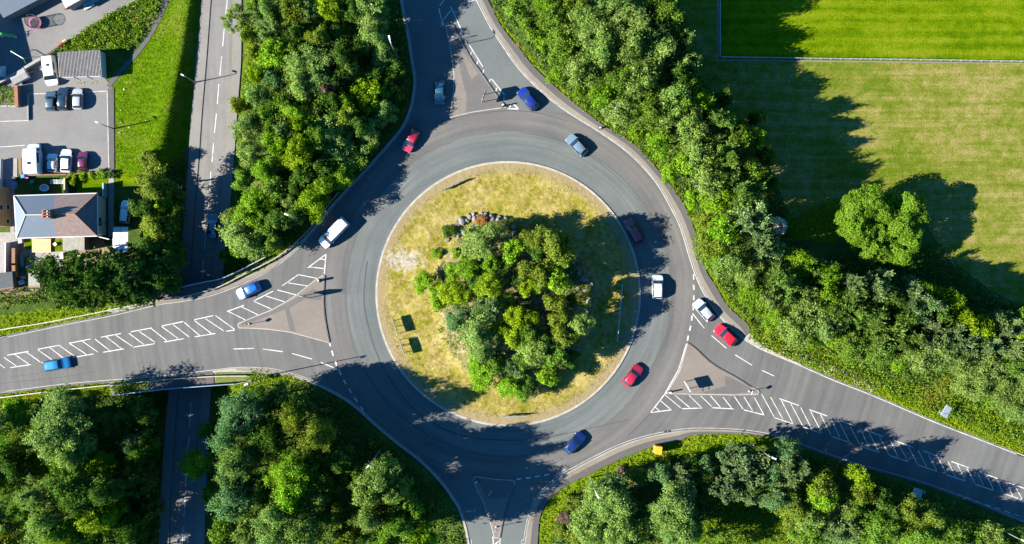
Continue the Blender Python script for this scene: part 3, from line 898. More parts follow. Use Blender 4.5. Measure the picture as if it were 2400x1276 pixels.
def island():
    nr, na = 70, 200
    rr = np.linspace(0, IR - 0.3, nr) ; aa = np.linspace(0, 2 * np.pi, na, endpoint=False)
    RR, AA = np.meshgrid(rr, aa, indexing='ij')
    X = IC.x + RR * np.cos(AA); Y = IC.y + RR * np.sin(AA)
    Z = 0.13 + mound(X, Y) + 0.05 * np.sin(X * 1.7) * np.sin(Y * 1.3) * np.clip((IR - 2 - RR) / 2, 0, 1)
    V = np.stack([X.ravel(), Y.ravel(), Z.ravel()], 1)
    idx = np.arange(nr * na).reshape(nr, na)
    nxt = np.roll(idx, -1, axis=1)
    F = np.stack([idx[:-1], idx[1:], nxt[1:], nxt[:-1]], -1).reshape(-1, 4)
    ob = fast_mesh('island_grass', V, F, None, smooth=True)
    a = ob.data.color_attributes.new('cover', 'FLOAT_COLOR', 'POINT')
    bed = np.clip(mound(V[:, 0], V[:, 1]) / 0.8, 0, 1)
    edge = np.clip((RR.ravel() - (IR - 2.3)) / 1.0, 0, 1)
    g = W(945, 612)
    gr = np.clip(1.25 - np.hypot((V[:, 0] - g.x) / 4.2, (V[:, 1] - g.y) / 2.3), 0, 1)
    a.data.foreach_set('color', np.stack([bed, edge, gr, np.ones(len(V))], 1).astype(np.float32).ravel())
    m, nt, b = new_mat('dry_island_grass')
    pos = geo_pos(nt)
    at = nt.nodes.new('ShaderNodeVertexColor'); at.layer_name = 'cover'
    sep = nt.nodes.new('ShaderNodeSeparateColor'); nt.links.new(at.outputs[0], sep.inputs[0])
    n1 = noise(nt, 0.22, 5, 0.7, pos); n2 = noise(nt, 1.3, 5, 0.7, pos); n3 = noise(nt, 7, 4, 0.75, pos)
    f = math_n(nt, 'ADD', math_n(nt, 'MULTIPLY', n1, 0.5), math_n(nt, 'MULTIPLY', n2, 0.5))
    c = ramp(nt, f, [(0.36, (0.060, 0.078, 0.004)), (0.44, (0.122, 0.112, 0.014)), (0.52, (0.178, 0.146, 0.042)), (0.62, (0.240, 0.190, 0.085))])
    bedc = ramp(nt, n2, [(0.35, (0.04, 0.06, 0.0096)), (0.5, (0.104, 0.088, 0.04)), (0.7, (0.208, 0.16, 0.104))])
    c = mix(nt, c, bedc, sep.outputs[0])
    ef = math_n(nt, 'MULTIPLY', sep.outputs[1], ramp(nt, n2, [(0.25, 0.5), (0.6, 1.0)]))
    c = mix(nt, c, (0.1504, 0.1179, 0.06769), ef)
    gf = ramp(nt, math_n(nt, 'ADD', sep.outputs[2], math_n(nt, 'MULTIPLY_ADD', n2, 2.6, -1.45)), [(0.25, 0.0), (0.75, 0.9)])
    c = mix(nt, c, (0.2466, 0.2192, 0.1849), gf)
    c = mix(nt, c, ramp(nt, n3, [(0.25, 0.6), (0.75, 1.35)]), 0.9, 'MULTIPLY')
    nt.links.new(c, b.inputs['Base Color'])
    b.inputs['Roughness'].default_value = 0.95
    b.inputs['Specular IOR Level'].default_value = 0.0
    bump(nt, b, math_n(nt, 'ADD', n2, math_n(nt, 'MULTIPLY', n3, 0.6)), 0.8, 0.2)
    ob.data.materials.append(m)
    struct(ob)
    # kerb ring
    mb = MB()
    n = 160
    c0 = [(IC.x + IR * math.cos(2 * math.pi * i / n), IC.y + IR * math.sin(2 * math.pi * i / n)) for i in range(n + 1)]
    c1 = [(IC.x + (IR - 0.34) * math.cos(2 * math.pi * i / n), IC.y + (IR - 0.34) * math.sin(2 * math.pi * i / n)) for i in range(n + 1)]
    mb.strip(c0, c1, 0.14)
    mb.strip(c0, [(p[0] * 1.00001, p[1] * 1.00001) for p in c0], 0.14, -0.05)
    struct(mb.build('island_kerb', M['kerb'], flat=True))


island()


def ground_z(x, y):
    x = np.asarray(x, float); y = np.asarray(y, float)
    r = np.hypot(x - IC.x, y - IC.y)
    return np.where(r < IR - 0.3, 0.13 + mound(x, y), terrain_z(x, y))


# ---- playing field
M['pitch'] = grass_field('pitch_grass', (0.03009, 0.05766, 0.0007518), (0.05265, 0.08272, 0.001003), (0.07775, 0.0978, 0.004011), R(0.5), mow=0.045)
M['hay'] = grass_field('dry_mown_grass', (0.0445, 0.0665, 0.0045), (0.0800, 0.0860, 0.0135), (0.130, 0.110, 0.038), R(3), mow=0.008)
struct(MB().sheet(XY([(1690, -900), (3600, -900), (3600, 147), (2400, 145), (1690, 137)]), -0.03).build('pitch', M['pitch'], flat=True))
hay = [(1570, -900), (1686, -900), (1686, 138), (2400, 147), (3600, 149), (3600, 1250), (2900, 960), (2400, 720)] + [(2320, 680), (2240, 615), (2190, 560), (2140, 470), (1990, 455), (1930, 480), (1860, 520), (1840, 480), (1800, 380), (1740, 300), (1680, 240), (1640, 180), (1610, 100), (1590, 0)]
struct(MB().sheet(XY(hay), -0.034).build('meadow', M['hay'], flat=True))

# ------------------------------------------------------------------ the road bridge over the lower road
br = thing('road_bridge', 'concrete road bridge carrying the left road over the sunken lower road', 'bridge', W(450, 790, -5))
deck = [(258, 703), (367, 684), (480, 660), (517, 653), (560, 635), (625, 600), (648, 618), (616, 642), (581, 660), (530, 683), (600, 790), (600, 864), (553, 866), (640, 872), (600, 895), (553, 901), (396, 913), (268, 927), (230, 830)]
deck = [(258, 703), (367, 684), (480, 660), (517, 653), (560, 635), (625, 600), (650, 619), (600, 720), (600, 800), (640, 868), (600, 893), (553, 901), (396, 913), (262, 928), (240, 830)]
mb = MB().prism(XY(deck), -1.1, -0.012)
mb.build('deck', M['concrete'], br, flat=True)
mb = MB().prism(XY([(258, 703), (372, 683), (350, 915), (262, 928), (240, 830)]), -5.3, -1.1)
mb.build('abutment', M['concrete'], br, flat=True)
mb = MB().prism(XY([(536, 646), (560, 635), (625, 600), (650, 619), (600, 720), (600, 800), (640, 868), (600, 893), (553, 901), (508, 905)]), -5.3, -1.1)
mb.build('abutment', M['concrete'], br, flat=True)
# paved strips and planted verges on the deck
mb = MB()
mb.prism(XY([(370, 690), (480, 663), (522, 655), (524, 668), (480, 684), (420, 697), (370, 706)]), -0.005, 0.10)
mb.build('footway', M['deck'], br, flat=True)
mb = MB()
mb.prism(XY([(352, 888), (430, 881), (500, 872), (502, 900), (396, 910), (352, 913)]), -0.005, 0.10)
mb.build('footway', M['deck'], br, flat=True)
mb = MB()
for p in ([(365, 714), (420, 706.5), (480, 695.5), (522, 683), (522, 671), (480, 685), (420, 698), (365, 707)],):
    mb.prism(XY(p), -0.005, 0.115)
mb.build('kerb_strip', M['island'], br, flat=True)
M['verge'] = plain('verge_turf', (0.11, 0.155, 0.012), 0.95, 0.5, 2.5)
for p in ([(258, 704), (368, 686), (368, 704), (258, 726)], [(524, 656), (560, 637), (625, 602), (645, 614), (596, 640), (524, 671)], [(266, 894), (350, 888), (350, 913), (266, 926)], [(505, 873), (598, 873), (640, 880), (600, 892), (553, 899), (505, 900)]):
    MB().prism(XY(p), -0.005, 0.06).build('verge', M['verge'], br, flat=True)


def rail(name, label, cat, pts, h, mat, post_gap=2.4, rails=(1.0,), w=0.06, beam=0.16, group=None, base=0.0, zfun=None, pmat=None):
    """post-and-beam barrier following a line of photo pixels (given on the ground)"""
    q = smooth(pts, n=5)
    p3 = [W(a, b) for a, b in q]
    root = thing(name, label, cat, (p3[0].x, p3[0].y, base), group=group)
    L = [0.0]
    for a, b in zip(p3, p3[1:]):
        L.append(L[-1] + (b - a).length)
    xs = [p.x for p in p3]; ys = [p.y for p in p3]
    zf = zfun or (lambda x, y: base)
    n = max(2, int(L[-1] / post_gap))
    for i in range(n + 1):
        t = L[-1] * i / n
        x, y = float(np.interp(t, L, xs)), float(np.interp(t, L, ys))
        z = float(zf(x, y))
        MB().box((x, y, z + h / 2 - 0.1), (w, w, h + 0.2)).build('post', pmat or mat, root, flat=True)
    for f in rails:
        mb = MB()
        for a, b in zip(p3, p3[1:]):
            d = b - a
            za, zb = float(zf(a.x, a.y)), float(zf(b.x, b.y))
            c = (a + b) / 2
            mb.box((c.x, c.y, (za + zb) / 2 + h * f), (d.length + 0.01, beam * 0.55, beam), math.atan2(d.y, d.x))
        mb.build('rail', mat, root, flat=True)
    return root


rail('bridge_parapet', 'pale steel parapet along the upper edge of the road bridge', 'railing', [(262, 703), (367, 686), (480, 662), (517, 655), (560, 637), (595, 619), (625, 603)], 1.1, M['steel'], 2.2, (1.0, 0.6, 0.25), 0.09, 0.2)
rail('bridge_parapet', 'blue-grey steel parapet along the lower edge of the road bridge', 'railing', [(268, 925), (396, 911), (470, 905), (553, 899)], 1.1, M['blue_rail'], 2.2, (1.0, 0.6, 0.25), 0.09, 0.2)
rail('guard_rail', 'long guard rail bending round the corner above the bridge to the white van', 'guard rail', [(0, 774), (42, 767), (113, 756), (226, 734), (367, 706), (420, 698), (480, 684), (520, 671), (580, 640), (640, 610), (682, 580), (724, 541), (744, 515), (767, 486), (795, 452)], 0.72, M['rust'], 3.2, (0.9,), 0.1, 0.28)
rail('guard_rail', 'straight guard rail along the lower verge of the left road', 'guard rail', [(0, 932), (120, 917), (240, 904), (352, 893), (410, 888), (502, 882), (581, 881)], 0.72, M['rust'], 3.2, (0.9,), 0.1, 0.28)
rail('field_fence', 'white post and rail fence running right across the mown field', 'fence', [(1688, 136), (1900, 139), (2150, 142), (2400, 146), (2440, 146.5)], 1.0, M['steel'], 1.6, (1.0, 0.55), 0.08, 0.09)
rail('field_fence', 'grey fence running up from the field corner to the photo top', 'fence', [(1686, 134), (1686, 70), (1686, 0), (1686, -40)], 1.0, M['steel'], 1.6, (1.0, 0.55), 0.08, 0.09)
# dry worn strips under the fences
struct(MB().strip(XY([(1690, 139), (2440, 149)]), XY([(1690, 143), (2440, 150.5)]), -0.022).build('worn_strip', M['island'], flat=True))
struct(MB().strip(XY([(1680, -40), (1681, 138)]), XY([(1685, -40), (1685, 138)]), -0.022).build('worn_strip', M['island'], flat=True))


# ------------------------------------------------------------------ trees
def unit(v):
    return v / (np.linalg.norm(v, axis=1)[:, None] + 1e-9)


def leaf_quads(P, N, size, aspect, rg, along=None):
    """one rhombic leaf per point, facing roughly N"""
    n = len(P)
    if along is None:
        a = unit(np.cross(N, unit(rg.normal(size=(n, 3)))))
    else:
        a = unit(along + 0.25 * rg.normal(size=(n, 3)))
    b = unit(np.cross(N, a))
    L = (size * rg.uniform(0.65, 1.35, n))[:, None]
    w = L / aspect
    V = np.stack([P - a * L / 2, P + b * w / 2 + N * L * 0.06, P + a * L / 2, P - b * w / 2 + N * L * 0.06], 1).reshape(-1, 3)
    F = np.arange(4 * n).reshape(n, 4)
    return V, F


def crown(seed, style, Rr, nleaf, leaf):
    """leaf cloud around the origin, radius about Rr"""
    rg = np.random.default_rng(seed)
    if style == 'needle':
        nl = int(16 + 5 * Rr)
    elif style == 'feather':
        nl = int(18 + 6 * Rr)
    else:
        nl = int(16 + 7 * Rr)
    # irregular outline: a few main limbs reach further out
    ph = rg.uniform(0, 2 * np.pi, 5); am = rg.uniform(0.04, 0.16, 5)
    D = unit(rg.normal(size=(nl * 3, 3)))
    D = D[D[:, 2] > -0.45][:nl]
    az = np.arctan2(D[:, 1], D[:, 0])
    reach = 1 + sum(am[k] * np.cos((k + 2) * az + ph[k]) for k in range(5))
    rad = Rr * reach * rg.uniform(0.35, 0.86, len(D)) ** 0.8
    C = D * rad[:, None]
    C[:, 2] = C[:, 2] * 1.0 + 0.15 * Rr
    lr = Rr * rg.uniform(0.2, 0.36, len(D))
    w = lr ** 2 * (1 + 0.6 * np.clip(C[:, 2] / Rr, 0, 1)); w /= w.sum()
    k = rg.choice(len(D), nleaf, p=w)
    d = unit(rg.normal(size=(nleaf, 3)) + np.array([0, 0, 0.25]))
    if style == 'feather':
        # plumes: leaves strung along shoots that leave each limb outwards and up
        ns = len(D) * 9
        sk = rg.choice(len(D), ns, p=w)
        sdir = unit(unit(C[sk]) * 0.9 + rg.normal(size=(ns, 3)) * 0.65 + np.array([0.1, 0.1, 0.55]))
        slen = lr[sk] * rg.uniform(1.0, 1.7, ns)
        q = rg.integers(0, ns, nleaf)
        t = rg.uniform(0.1, 1.0, nleaf)
        P = C[sk[q]] + sdir[q] * (slen[q] * t)[:, None] + rg.normal(size=(nleaf, 3)) * (0.035 * Rr + 0.05)
        N = unit(np.cross(sdir[q], rg.normal(size=(nleaf, 3))) + np.array([0, 0, 0.5]))
        V, F = leaf_quads(P, N, leaf * 1.25, 2.6, rg, sdir[q])
    elif style == 'needle':
        ns = len(D) * 14
        sk = rg.choice(len(D), ns, p=w)
        so = C[sk] + unit(rg.normal(size=(ns, 3))) * (lr[sk] * rg.uniform(0.3, 1.0, ns))[:, None]
        sdir = unit(unit(so) + 0.5 * rg.normal(size=(ns, 3)) + np.array([0, 0, 0.25]))
        q = rg.integers(0, ns, nleaf)
        al = unit(sdir[q] + 0.75 * rg.normal(size=(nleaf, 3)))
        P = so[q] + al * leaf * 0.5
        N = unit(np.cross(al, rg.normal(size=(nleaf, 3))) + np.array([0, 0, 0.4]))
        V, F = leaf_quads(P, N, leaf * 1.3, 3.2, rg, al)
    else:
        # twigs: each lobe carries tight clusters of leaves, so clumps and gaps read at a distance
        nc = len(D) * 16
        ck = rg.choice(len(D), nc, p=w)
        cd = unit(rg.normal(size=(nc, 3)) + np.array([0, 0, 0.2]))
        cp = C[ck] + cd * (lr[ck] * (0.55 + 0.5 * rg.random(nc) ** 0.6))[:, None]
        q = rg.integers(0, nc, nleaf)
        P = cp[q] + rg.normal(size=(nleaf, 3)) * (0.055 * Rr + 0.07)
        N = unit(cd[q] * 0.8 + rg.normal(size=(nleaf, 3)) * 0.5 + np.array([-0.1, 0, 0.35]))
        V, F = leaf_quads(P, N, leaf, 1.6, rg)
    return V, F


PROTO = {}


def make_protos():
    spec = [('broad', 1.5, 3800, 0.215, 4), ('broad', 2.7, 8600, 0.25, 5), ('broad', 4.2, 17500, 0.275, 4),
            ('feather', 1.5, 3400, 0.22, 2), ('feather', 2.7, 8000, 0.25, 4), ('feather', 4.2, 15500, 0.275, 2),
            ('needle', 2.0, 5200, 0.25, 2), ('needle', 3.2, 10500, 0.29, 3)]
    s = 100
    for st, r, n, lf, cnt in spec:
        for _ in range(cnt):
            s += 1
            V, F = crown(s, st, r, n, lf)
            me = fast_mesh('crown', V, F, M['needle'] if st == 'needle' else M['leaf'])
            data = me.data
            bpy.data.objects.remove(me)
            PROTO.setdefault(st, []).append((r, data))
    tr = []
    for k in range(4):
        rg = random.Random(50 + k)
        mb = MB()
        pts = [Vector((0, 0, -0.03))]
        for i in range(1, 6):
            pts.append(Vector((rg.uniform(-.03, .03) * i, rg.uniform(-.03, .03) * i, i / 5)))
        for i, (a, b) in enumerate(zip(pts, pts[1:])):
            mb.tube(a, b, 0.030 - i * 0.0045, 0.030 - (i + 1) * 0.0045, 7)
        for j in range(9):
            b = pts[2 + j % 4]
            an = rg.uniform(0, 6.28)
            e = b + Vector((math.cos(an) * rg.uniform(.16, .3), math.sin(an) * rg.uniform(.16, .3), rg.uniform(.1, .3)))
            m_ = (b + e) / 2 + Vector((0, 0, -.02))
            mb.tube(b, m_, 0.014, 0.010, 6); mb.tube(m_, e, 0.010, 0.004, 6)
        o = mb.build('trunk', M['bark'])
        tr.append(o.data)
        bpy.data.objects.remove(o)
    PROTO['trunk'] = tr


make_protos()

TONE = {  # leaf colour, crown style, words
    's': ((0.118, 0.185, 0.036), 'broad', 'sage-green'),
    'b': ((0.105, 0.200, 0.008), 'broad', 'bright green'),
    'g': ((0.085, 0.155, 0.014), 'broad', 'mid-green'),
    'y': ((0.128, 0.200, 0.005), 'broad', 'yellow-green'),
    'd': ((0.050, 0.100, 0.012), 'broad', 'dark green'),
    'u': ((0.062, 0.128, 0.040), 'broad', 'blue-green'),
    'o': ((0.110, 0.150, 0.014), 'broad', 'olive'),
    'v': ((0.145, 0.215, 0.075), 'feather', 'silvery'),
    'f': ((0.110, 0.190, 0.032), 'feather', 'feathery green'),
    'n': ((0.120, 0.085, 0.055), 'broad', 'brown leafless'),
    'r': ((0.260, 0.125, 0.040), 'broad', 'rusty brown'),
    'c': ((0.062, 0.130, 0.018), 'needle', 'dark conifer'),
    'p': ((0.115, 0.175, 0.060), 'needle', 'grey-green pine'),
    'w': ((0.420, 0.430, 0.360), 'broad', 'white-flowering'),
}
WOODS = {
    'NW': ('in the upper left wood', 'trees of the upper left wood'),
    'SW': ('in the wood below the bridge', 'trees of the wood below the bridge'),
    'W': ('in the bottom left wood', 'trees of the bottom left wood'),
    'SE': ('in the bottom right wood', 'trees of the bottom right wood'),
    'NE': ('in the belt beside the field', 'trees of the belt beside the field'),
    'E': ('in the belt above the right road', 'trees of the belt above the right road'),
    'I': ('on the roundabout mound', 'trees on the roundabout mound'),
    'H': ('beside the house', 'trees between the house and the lower road'),
}
T = {}
# px, py, radius (photo pixels), tone [, height m]
T['NW'] = '''561,48,34,v 629,23,36,s 688,25,34,o 730,37,24,v 773,23,34,y 871,17,42,s,9 868,55,36,s,8.5 871,95,30,s,8 600,5,26,g 820,30,24,d
629,85,34,v 691,82,30,d 747,90,30,o 651,133,38,b 730,155,50,s 706,197,40,s 752,190,34,s 770,209,22,n 589,93,24,o 598,128,22,o
646,183,26,u 604,178,20,y 606,226,34,s 567,254,24,o 584,299,36,s 668,254,28,g 702,271,32,b 742,268,26,o 778,243,26,d 770,305,44,s,8 796,330,34,s,7
671,307,24,v 705,340,30,y 651,338,26,b 815,240,22,b 863,217,42,y,8 826,169,16,s 900,130,30,s,7.5 928,164,26,d,6.5 911,206,20,g,6 902,265,28,s,6.5
863,302,28,s,7 860,341,24,s,5 815,272,26,o 586,359,34,s 642,325,26,b 705,365,34,y 789,362,38,s,6.5 803,413,34,b,6 716,413,28,d 626,396,34,b 575,421,26,g
603,472,40,b 583,510,38,b 541,512,26,o 562,540,50,s 588,572,42,s 625,530,30,g 733,478,38,y 682,472,18,s 645,448,32,g 760,440,28,b 690,440,26,d
527,602,15,d 800,90,34,d,8 800,140,32,d 838,110,26,d,7 790,190,28,d 840,190,22,g,7 880,180,24,d,7 700,120,26,g 690,500,26,d 660,520,26,d 640,570,22,g 745,320,26,g 630,270,24,g 640,300,22,g 935,215,18,d,5 845,290,22,d 830,370,26,g,5 760,390,26,d 700,300,22,y 560,590,20,b'''
T['SW'] = '''565,967,50,u,15 545,1016,40,u,14 565,1082,48,s,15 555,1170,44,u,15 689,980,30,o,14 703,955,24,d 741,1016,40,o,15 689,1112,52,b,16 692,1155,42,b,15 750,1163,24,s
655,1225,52,s,16 708,1245,42,s,15 539,1251,40,g 594,1238,38,s 806,1261,28,o,14 894,1108,36,s,16 868,1140,38,s,16 926,1153,32,s,16 871,1205,34,s,16 936,1228,40,g,16 988,1251,34,y,13
462,1090,36,b,8 483,1005,16,b,5 625,1020,40,d,13 640,1050,34,d,13 620,940,34,d,12 660,930,28,d,11 800,1080,28,d,12 830,1120,26,d,12 790,1200,30,d,12 840,1250,30,d,12 770,1120,26,d,12 610,1150,34,d,13 740,1080,24,d,12 560,1120,34,u,13 500,1160,22,g,6 510,1090,20,o,5 1010,1200,20,d,10 965,1190,28,g,14 900,1190,26,d,13 905,1262,32,g,14'''
T['W'] = '''150,983,58,s,12 118,1031,48,s,12 172,1058,44,s,12 41,953,26,b,5 27,1045,36,g 61,1031,28,o 297,1045,26,p,11 96,1158,38,v,12 20,1209,30,v 113,1233,36,s,15 232,1216,46,y,14 294,1168,13,o,7 325,1212,15,y,7 212,1270,30,s
239,1086,30,b,5 50,1100,34,d 165,1130,42,d,13 200,1165,36,d,15 250,1150,36,d,15 20,1120,30,g 60,1190,28,g 160,1250,36,g,15 285,1250,32,d,14 20,1265,28,o 90,1090,30,b,6 205,1120,26,b,5 290,990,24,d,6 250,1000,26,d,6 330,1130,28,d,13 345,1040,24,d,12 335,985,24,d,11 350,1200,24,d,12 330,950,20,d,6 320,1060,22,d,12 50,990,24,g,6 -30,1000,40,s,10 -30,1120,45,g,12 -30,1230,40,g,12 265,1205,26,b,6 340,1265,26,d,8 100,1320,45,s,13 180,1325,45,g,13 255,1318,36,g,12 320,1310,32,d,10 365,1300,18,d,5 355,1110,20,d,6 360,1160,18,d,5 352,1230,20,d,6 358,1060,18,d,5 362,1010,16,d,5 310,1195,28,d,8 300,1290,28,d,8 330,1238,24,d,7 310,1100,24,d,12'''  # low dark trees close to the lower road are added to shade it
T['SE'] = '''1426,1184,62,s,10 1377,1228,42,s,9 1447,1242,48,s,10 1429,1143,32,u,8 1578,1184,56,s,11 1575,1228,50,s,11 1595,1123,30,v,8 1552,1114,28,u,7 1697,1135,38,p,10 1724,1076,44,p,9 1770,1082,34,p,10 1741,1111,40,p,10 1741,1148,34,v,9
1852,1102,34,v,11 1843,1053,30,u,9 1811,1152,32,v,10 1858,1184,46,o,10 1887,1213,42,s,10 1925,1143,40,o,11 1945,1242,32,v,9 1692,1262,32,g,7 1464,1272,36,g,8 2010,1112,28,y,11 2012,1152,32,o,10 1917,1161,44,b,10 1893,1250,40,g,9 1967,1225,38,v,9
2053,1239,46,g,10 2119,1192,34,o,10 2169,1207,40,o,10 2150,1246,46,g,10 2227,1254,38,g,9 2317,1258,30,s,9 1815,1165,30,u,10 2085,1200,32,d,9 2060,1170,28,d,9 1800,1110,36,u,9 1495,1110,26,o,4 1460,1115,22,n,3 1390,1165,24,o,4 1345,1180,24,o,3 1325,1215,20,n,2.5 1318,1250,22,o,3 1650,1150,26,d,6 1620,1240,28,g,8 1360,1260,28,o,5 2270,1262,30,g,8 1560,1090,18,o,3 1620,1090,24,d,5 1655,1095,24,u,6 1990,1190,32,g,9 2370,1272,30,g,7 1770,1135,30,d,8'''
T['NE'] = '''1209,30,30,g,5 1244,66,30,g,6 1280,16,34,b,9 1303,45,36,g,10 1327,101,42,g,10 1320,137,30,g,8 1362,165,42,s,11 1385,70,56,s,13 1409,122,48,s,13 1414,230,30,b,9 1453,262,36,s,10 1513,265,42,g,12 1569,262,42,s,13 1546,335,29,b,10 1616,303,44,s,13
1641,249,32,b,12 1679,290,38,f,13 1632,372,40,s,13 1688,378,42,f,13 1600,392,31,b,11 1654,428,42,s,13 1726,453,46,f,13 1742,507,50,v,12 1767,325,22,b,10 1732,334,28,g,12 1757,409,28,g,12 1679,469,38,b,11 1660,575,40,o,10 1692,547,42,b,11 1773,579,36,v,11 1710,615,46,s,11
1602,101,22,s,12 1612,152,26,s,12 1581,227,46,s,13 1640,236,30,b,12 1480,60,60,s,14 1535,120,52,s,14 1440,25,44,s,13 1560,45,40,g,14 1500,190,48,s,13 1450,190,40,g,12 1540,8,36,g,13 1345,20,36,o,10 1270,100,26,b,5 1305,181,21,b,5 1360,211,21,b,6 1496,306,21,b,7 1566,416,20,b,7 1618,466,22,b,7 1648,518,22,o,7
1820,527,22,w,7 1740,455,30,f,12 1765,500,30,v,12 1680,610,32,b,9 1590,180,30,d,12 1610,200,26,d,11 1690,230,24,d,10 1720,290,24,d,11 1790,370,22,d,9 1800,430,24,d,9 1770,280,20,d,9 1600,260,28,g,13 1475,120,44,s,14'''
T['E'] = '''1792,586,38,v,11 1823,655,42,f,12 1868,621,36,b,11 1934,652,36,b,11 1937,690,36,b,11 1985,669,30,v,11 2041,672,40,v,12 1989,719,42,f,12 1892,703,42,s,11 1765,693,42,b,9 1868,762,44,s,10 1925,760,40,s,11 2065,772,50,f,11 2144,717,44,v,12 2130,676,22,v,11 2158,679,20,b,11
2217,710,36,y,11 2234,742,34,y,11 2262,757,28,y,11 2294,769,26,y,11 2179,783,42,v,11 2237,797,36,v,11 2341,766,36,v,11 2379,783,28,y,11 2358,807,34,v,11 2299,807,30,v,11 2154,828,45,s,10 2195,820,40,s,10 2266,885,50,s,9 2305,860,42,s,10 2363,908,50,s,9 2385,947,40,s,8 2378,840,38,f,11
2218,900,25,o,6 2053,819,42,g,9 1994,805,38,g,9 1755,640,36,s,11 1800,700,34,s,10 1810,740,36,b,8 1960,790,32,b,7 2105,842,26,b,6 2110,740,34,d,11 2080,700,30,d,11 1830,780,30,o,6 2328,930,24,b,6 2250,840,38,s,10 2020,740,36,d,11 1910,640,28,d,10 1850,690,30,d,11 1950,720,30,d,11 2200,740,28,d,11 2270,790,30,d,10 2350,850,34,g,10 2395,880,34,s,9 2420,820,36,v,11 2410,760,30,g,11 1905,803,18,b,4 1992,838,18,b,4 2330,800,28,d,10 2120,800,36,f,10 2040,740,30,f,11'''
T['I'] = '''1134,568,46,s,7 1199,592,28,b,6.5 1255,565,30,o,8 1297,583,44,o,8.5 1320,608,28,o,8 1320,560,20,o,7 1233,630,24,o,8 1268,640,26,o,8.5 1304,662,30,b,8 1233,677,20,y,6 1149,673,32,y,7 1152,615,22,b,6 1100,633,24,b,5 1067,633,20,b,4.5 996,660,24,b,4 1026,702,26,b,5 1055,684,34,y,5.5 1075,745,32,u,6
1145,723,28,v,5.5 1113,774,40,s,6.5 1131,812,36,s,6 1131,850,32,b,5 1131,882,32,b,5 1203,905,34,b,4.5 1228,907,30,d,4.5 1282,882,27,b,5 1203,858,25,v,5 1250,825,36,s,6 1307,835,26,g,6 1318,785,28,o,6.5 1356,756,30,s,7 1311,749,22,o,7 1306,713,24,o,7.5 1206,745,26,y,5 1239,742,20,y,4.5 1169,769,18,y,3 1178,810,14,v,4 1199,792,26,y,5.5 1235,785,26,g,5.5
1264,673,20,b,6 1026,597,13,b,1.5 1048,540,17,d,2 1069,590,12,b,1.2 1130,518,15,r,1.5 1090,600,14,b,2 1180,630,22,d,5 1215,660,20,d,5 1330,840,20,d,5 1270,790,22,d,5 1290,810,20,d,5 1090,690,22,y,4.5 1110,660,20,d,4.5 1160,850,24,g,5 1225,850,22,g,5 1180,700,20,g,4 1260,600,22,d,7 1340,700,16,d,4 1165,780,20,b,4 1290,860,18,d,4'''
T['H'] = '''112,640,40,c,11 160,655,40,c,12 200,630,40,c,11 232,655,42,c,12 262,620,38,c,11 190,690,34,c,10 250,690,34,c,10 302,655,42,c,12 350,640,42,c,12 330,690,32,c,9 355,428,42,o,8.5 386,472,26,b,8 360,535,40,o,9 345,580,34,d,9 395,560,26,d,9 395,520,24,d,9 400,610,30,d,11 345,372,20,o,3 215,705,24,p,6 150,700,26,c,8 340,490,26,d,7 385,650,32,d,12 405,445,24,d,8 412,500,22,d,8 410,590,24,d,9 405,660,26,d,10 300,690,26,c,9'''
LAND = [('the dead brown tree', 770, 209), ('the white van', 782, 546), ('the crimson car', 963, 328), ('the bridge', 450, 740), ('the lone field tree', 2062, 527), ('the yellow cabinet', 1539, 1052), ('the red queueing car', 1702, 787), ('the field fence corner', 1686, 136),
        ('the white blossom bush', 1820, 527), ('the slate-roofed house', 130, 505), ('the boulders', 1120, 520), ('the long cyan board', 1450, 735), ('the panel sign frame', 935, 790), ('the dark blue car', 1345, 1039), ('the south traffic island', 1150, 1180), ('the sunken road', 440, 1080), ('the bare gravel patch', 945, 612), ('the royal blue car', 1240, 232), ('the white verge sign', 2212, 965), ('the blue-white sign', 2142, 1155), ('the bottom right corner', 2400, 1276), ('the bottom left corner', 0, 1276), ('the photo top', 700, 0)]


def direction(dx, dy):
    if abs(dx) > abs(dy):
        return 'right of' if dx > 0 else 'left of'
    return 'below' if dy > 0 else 'above'


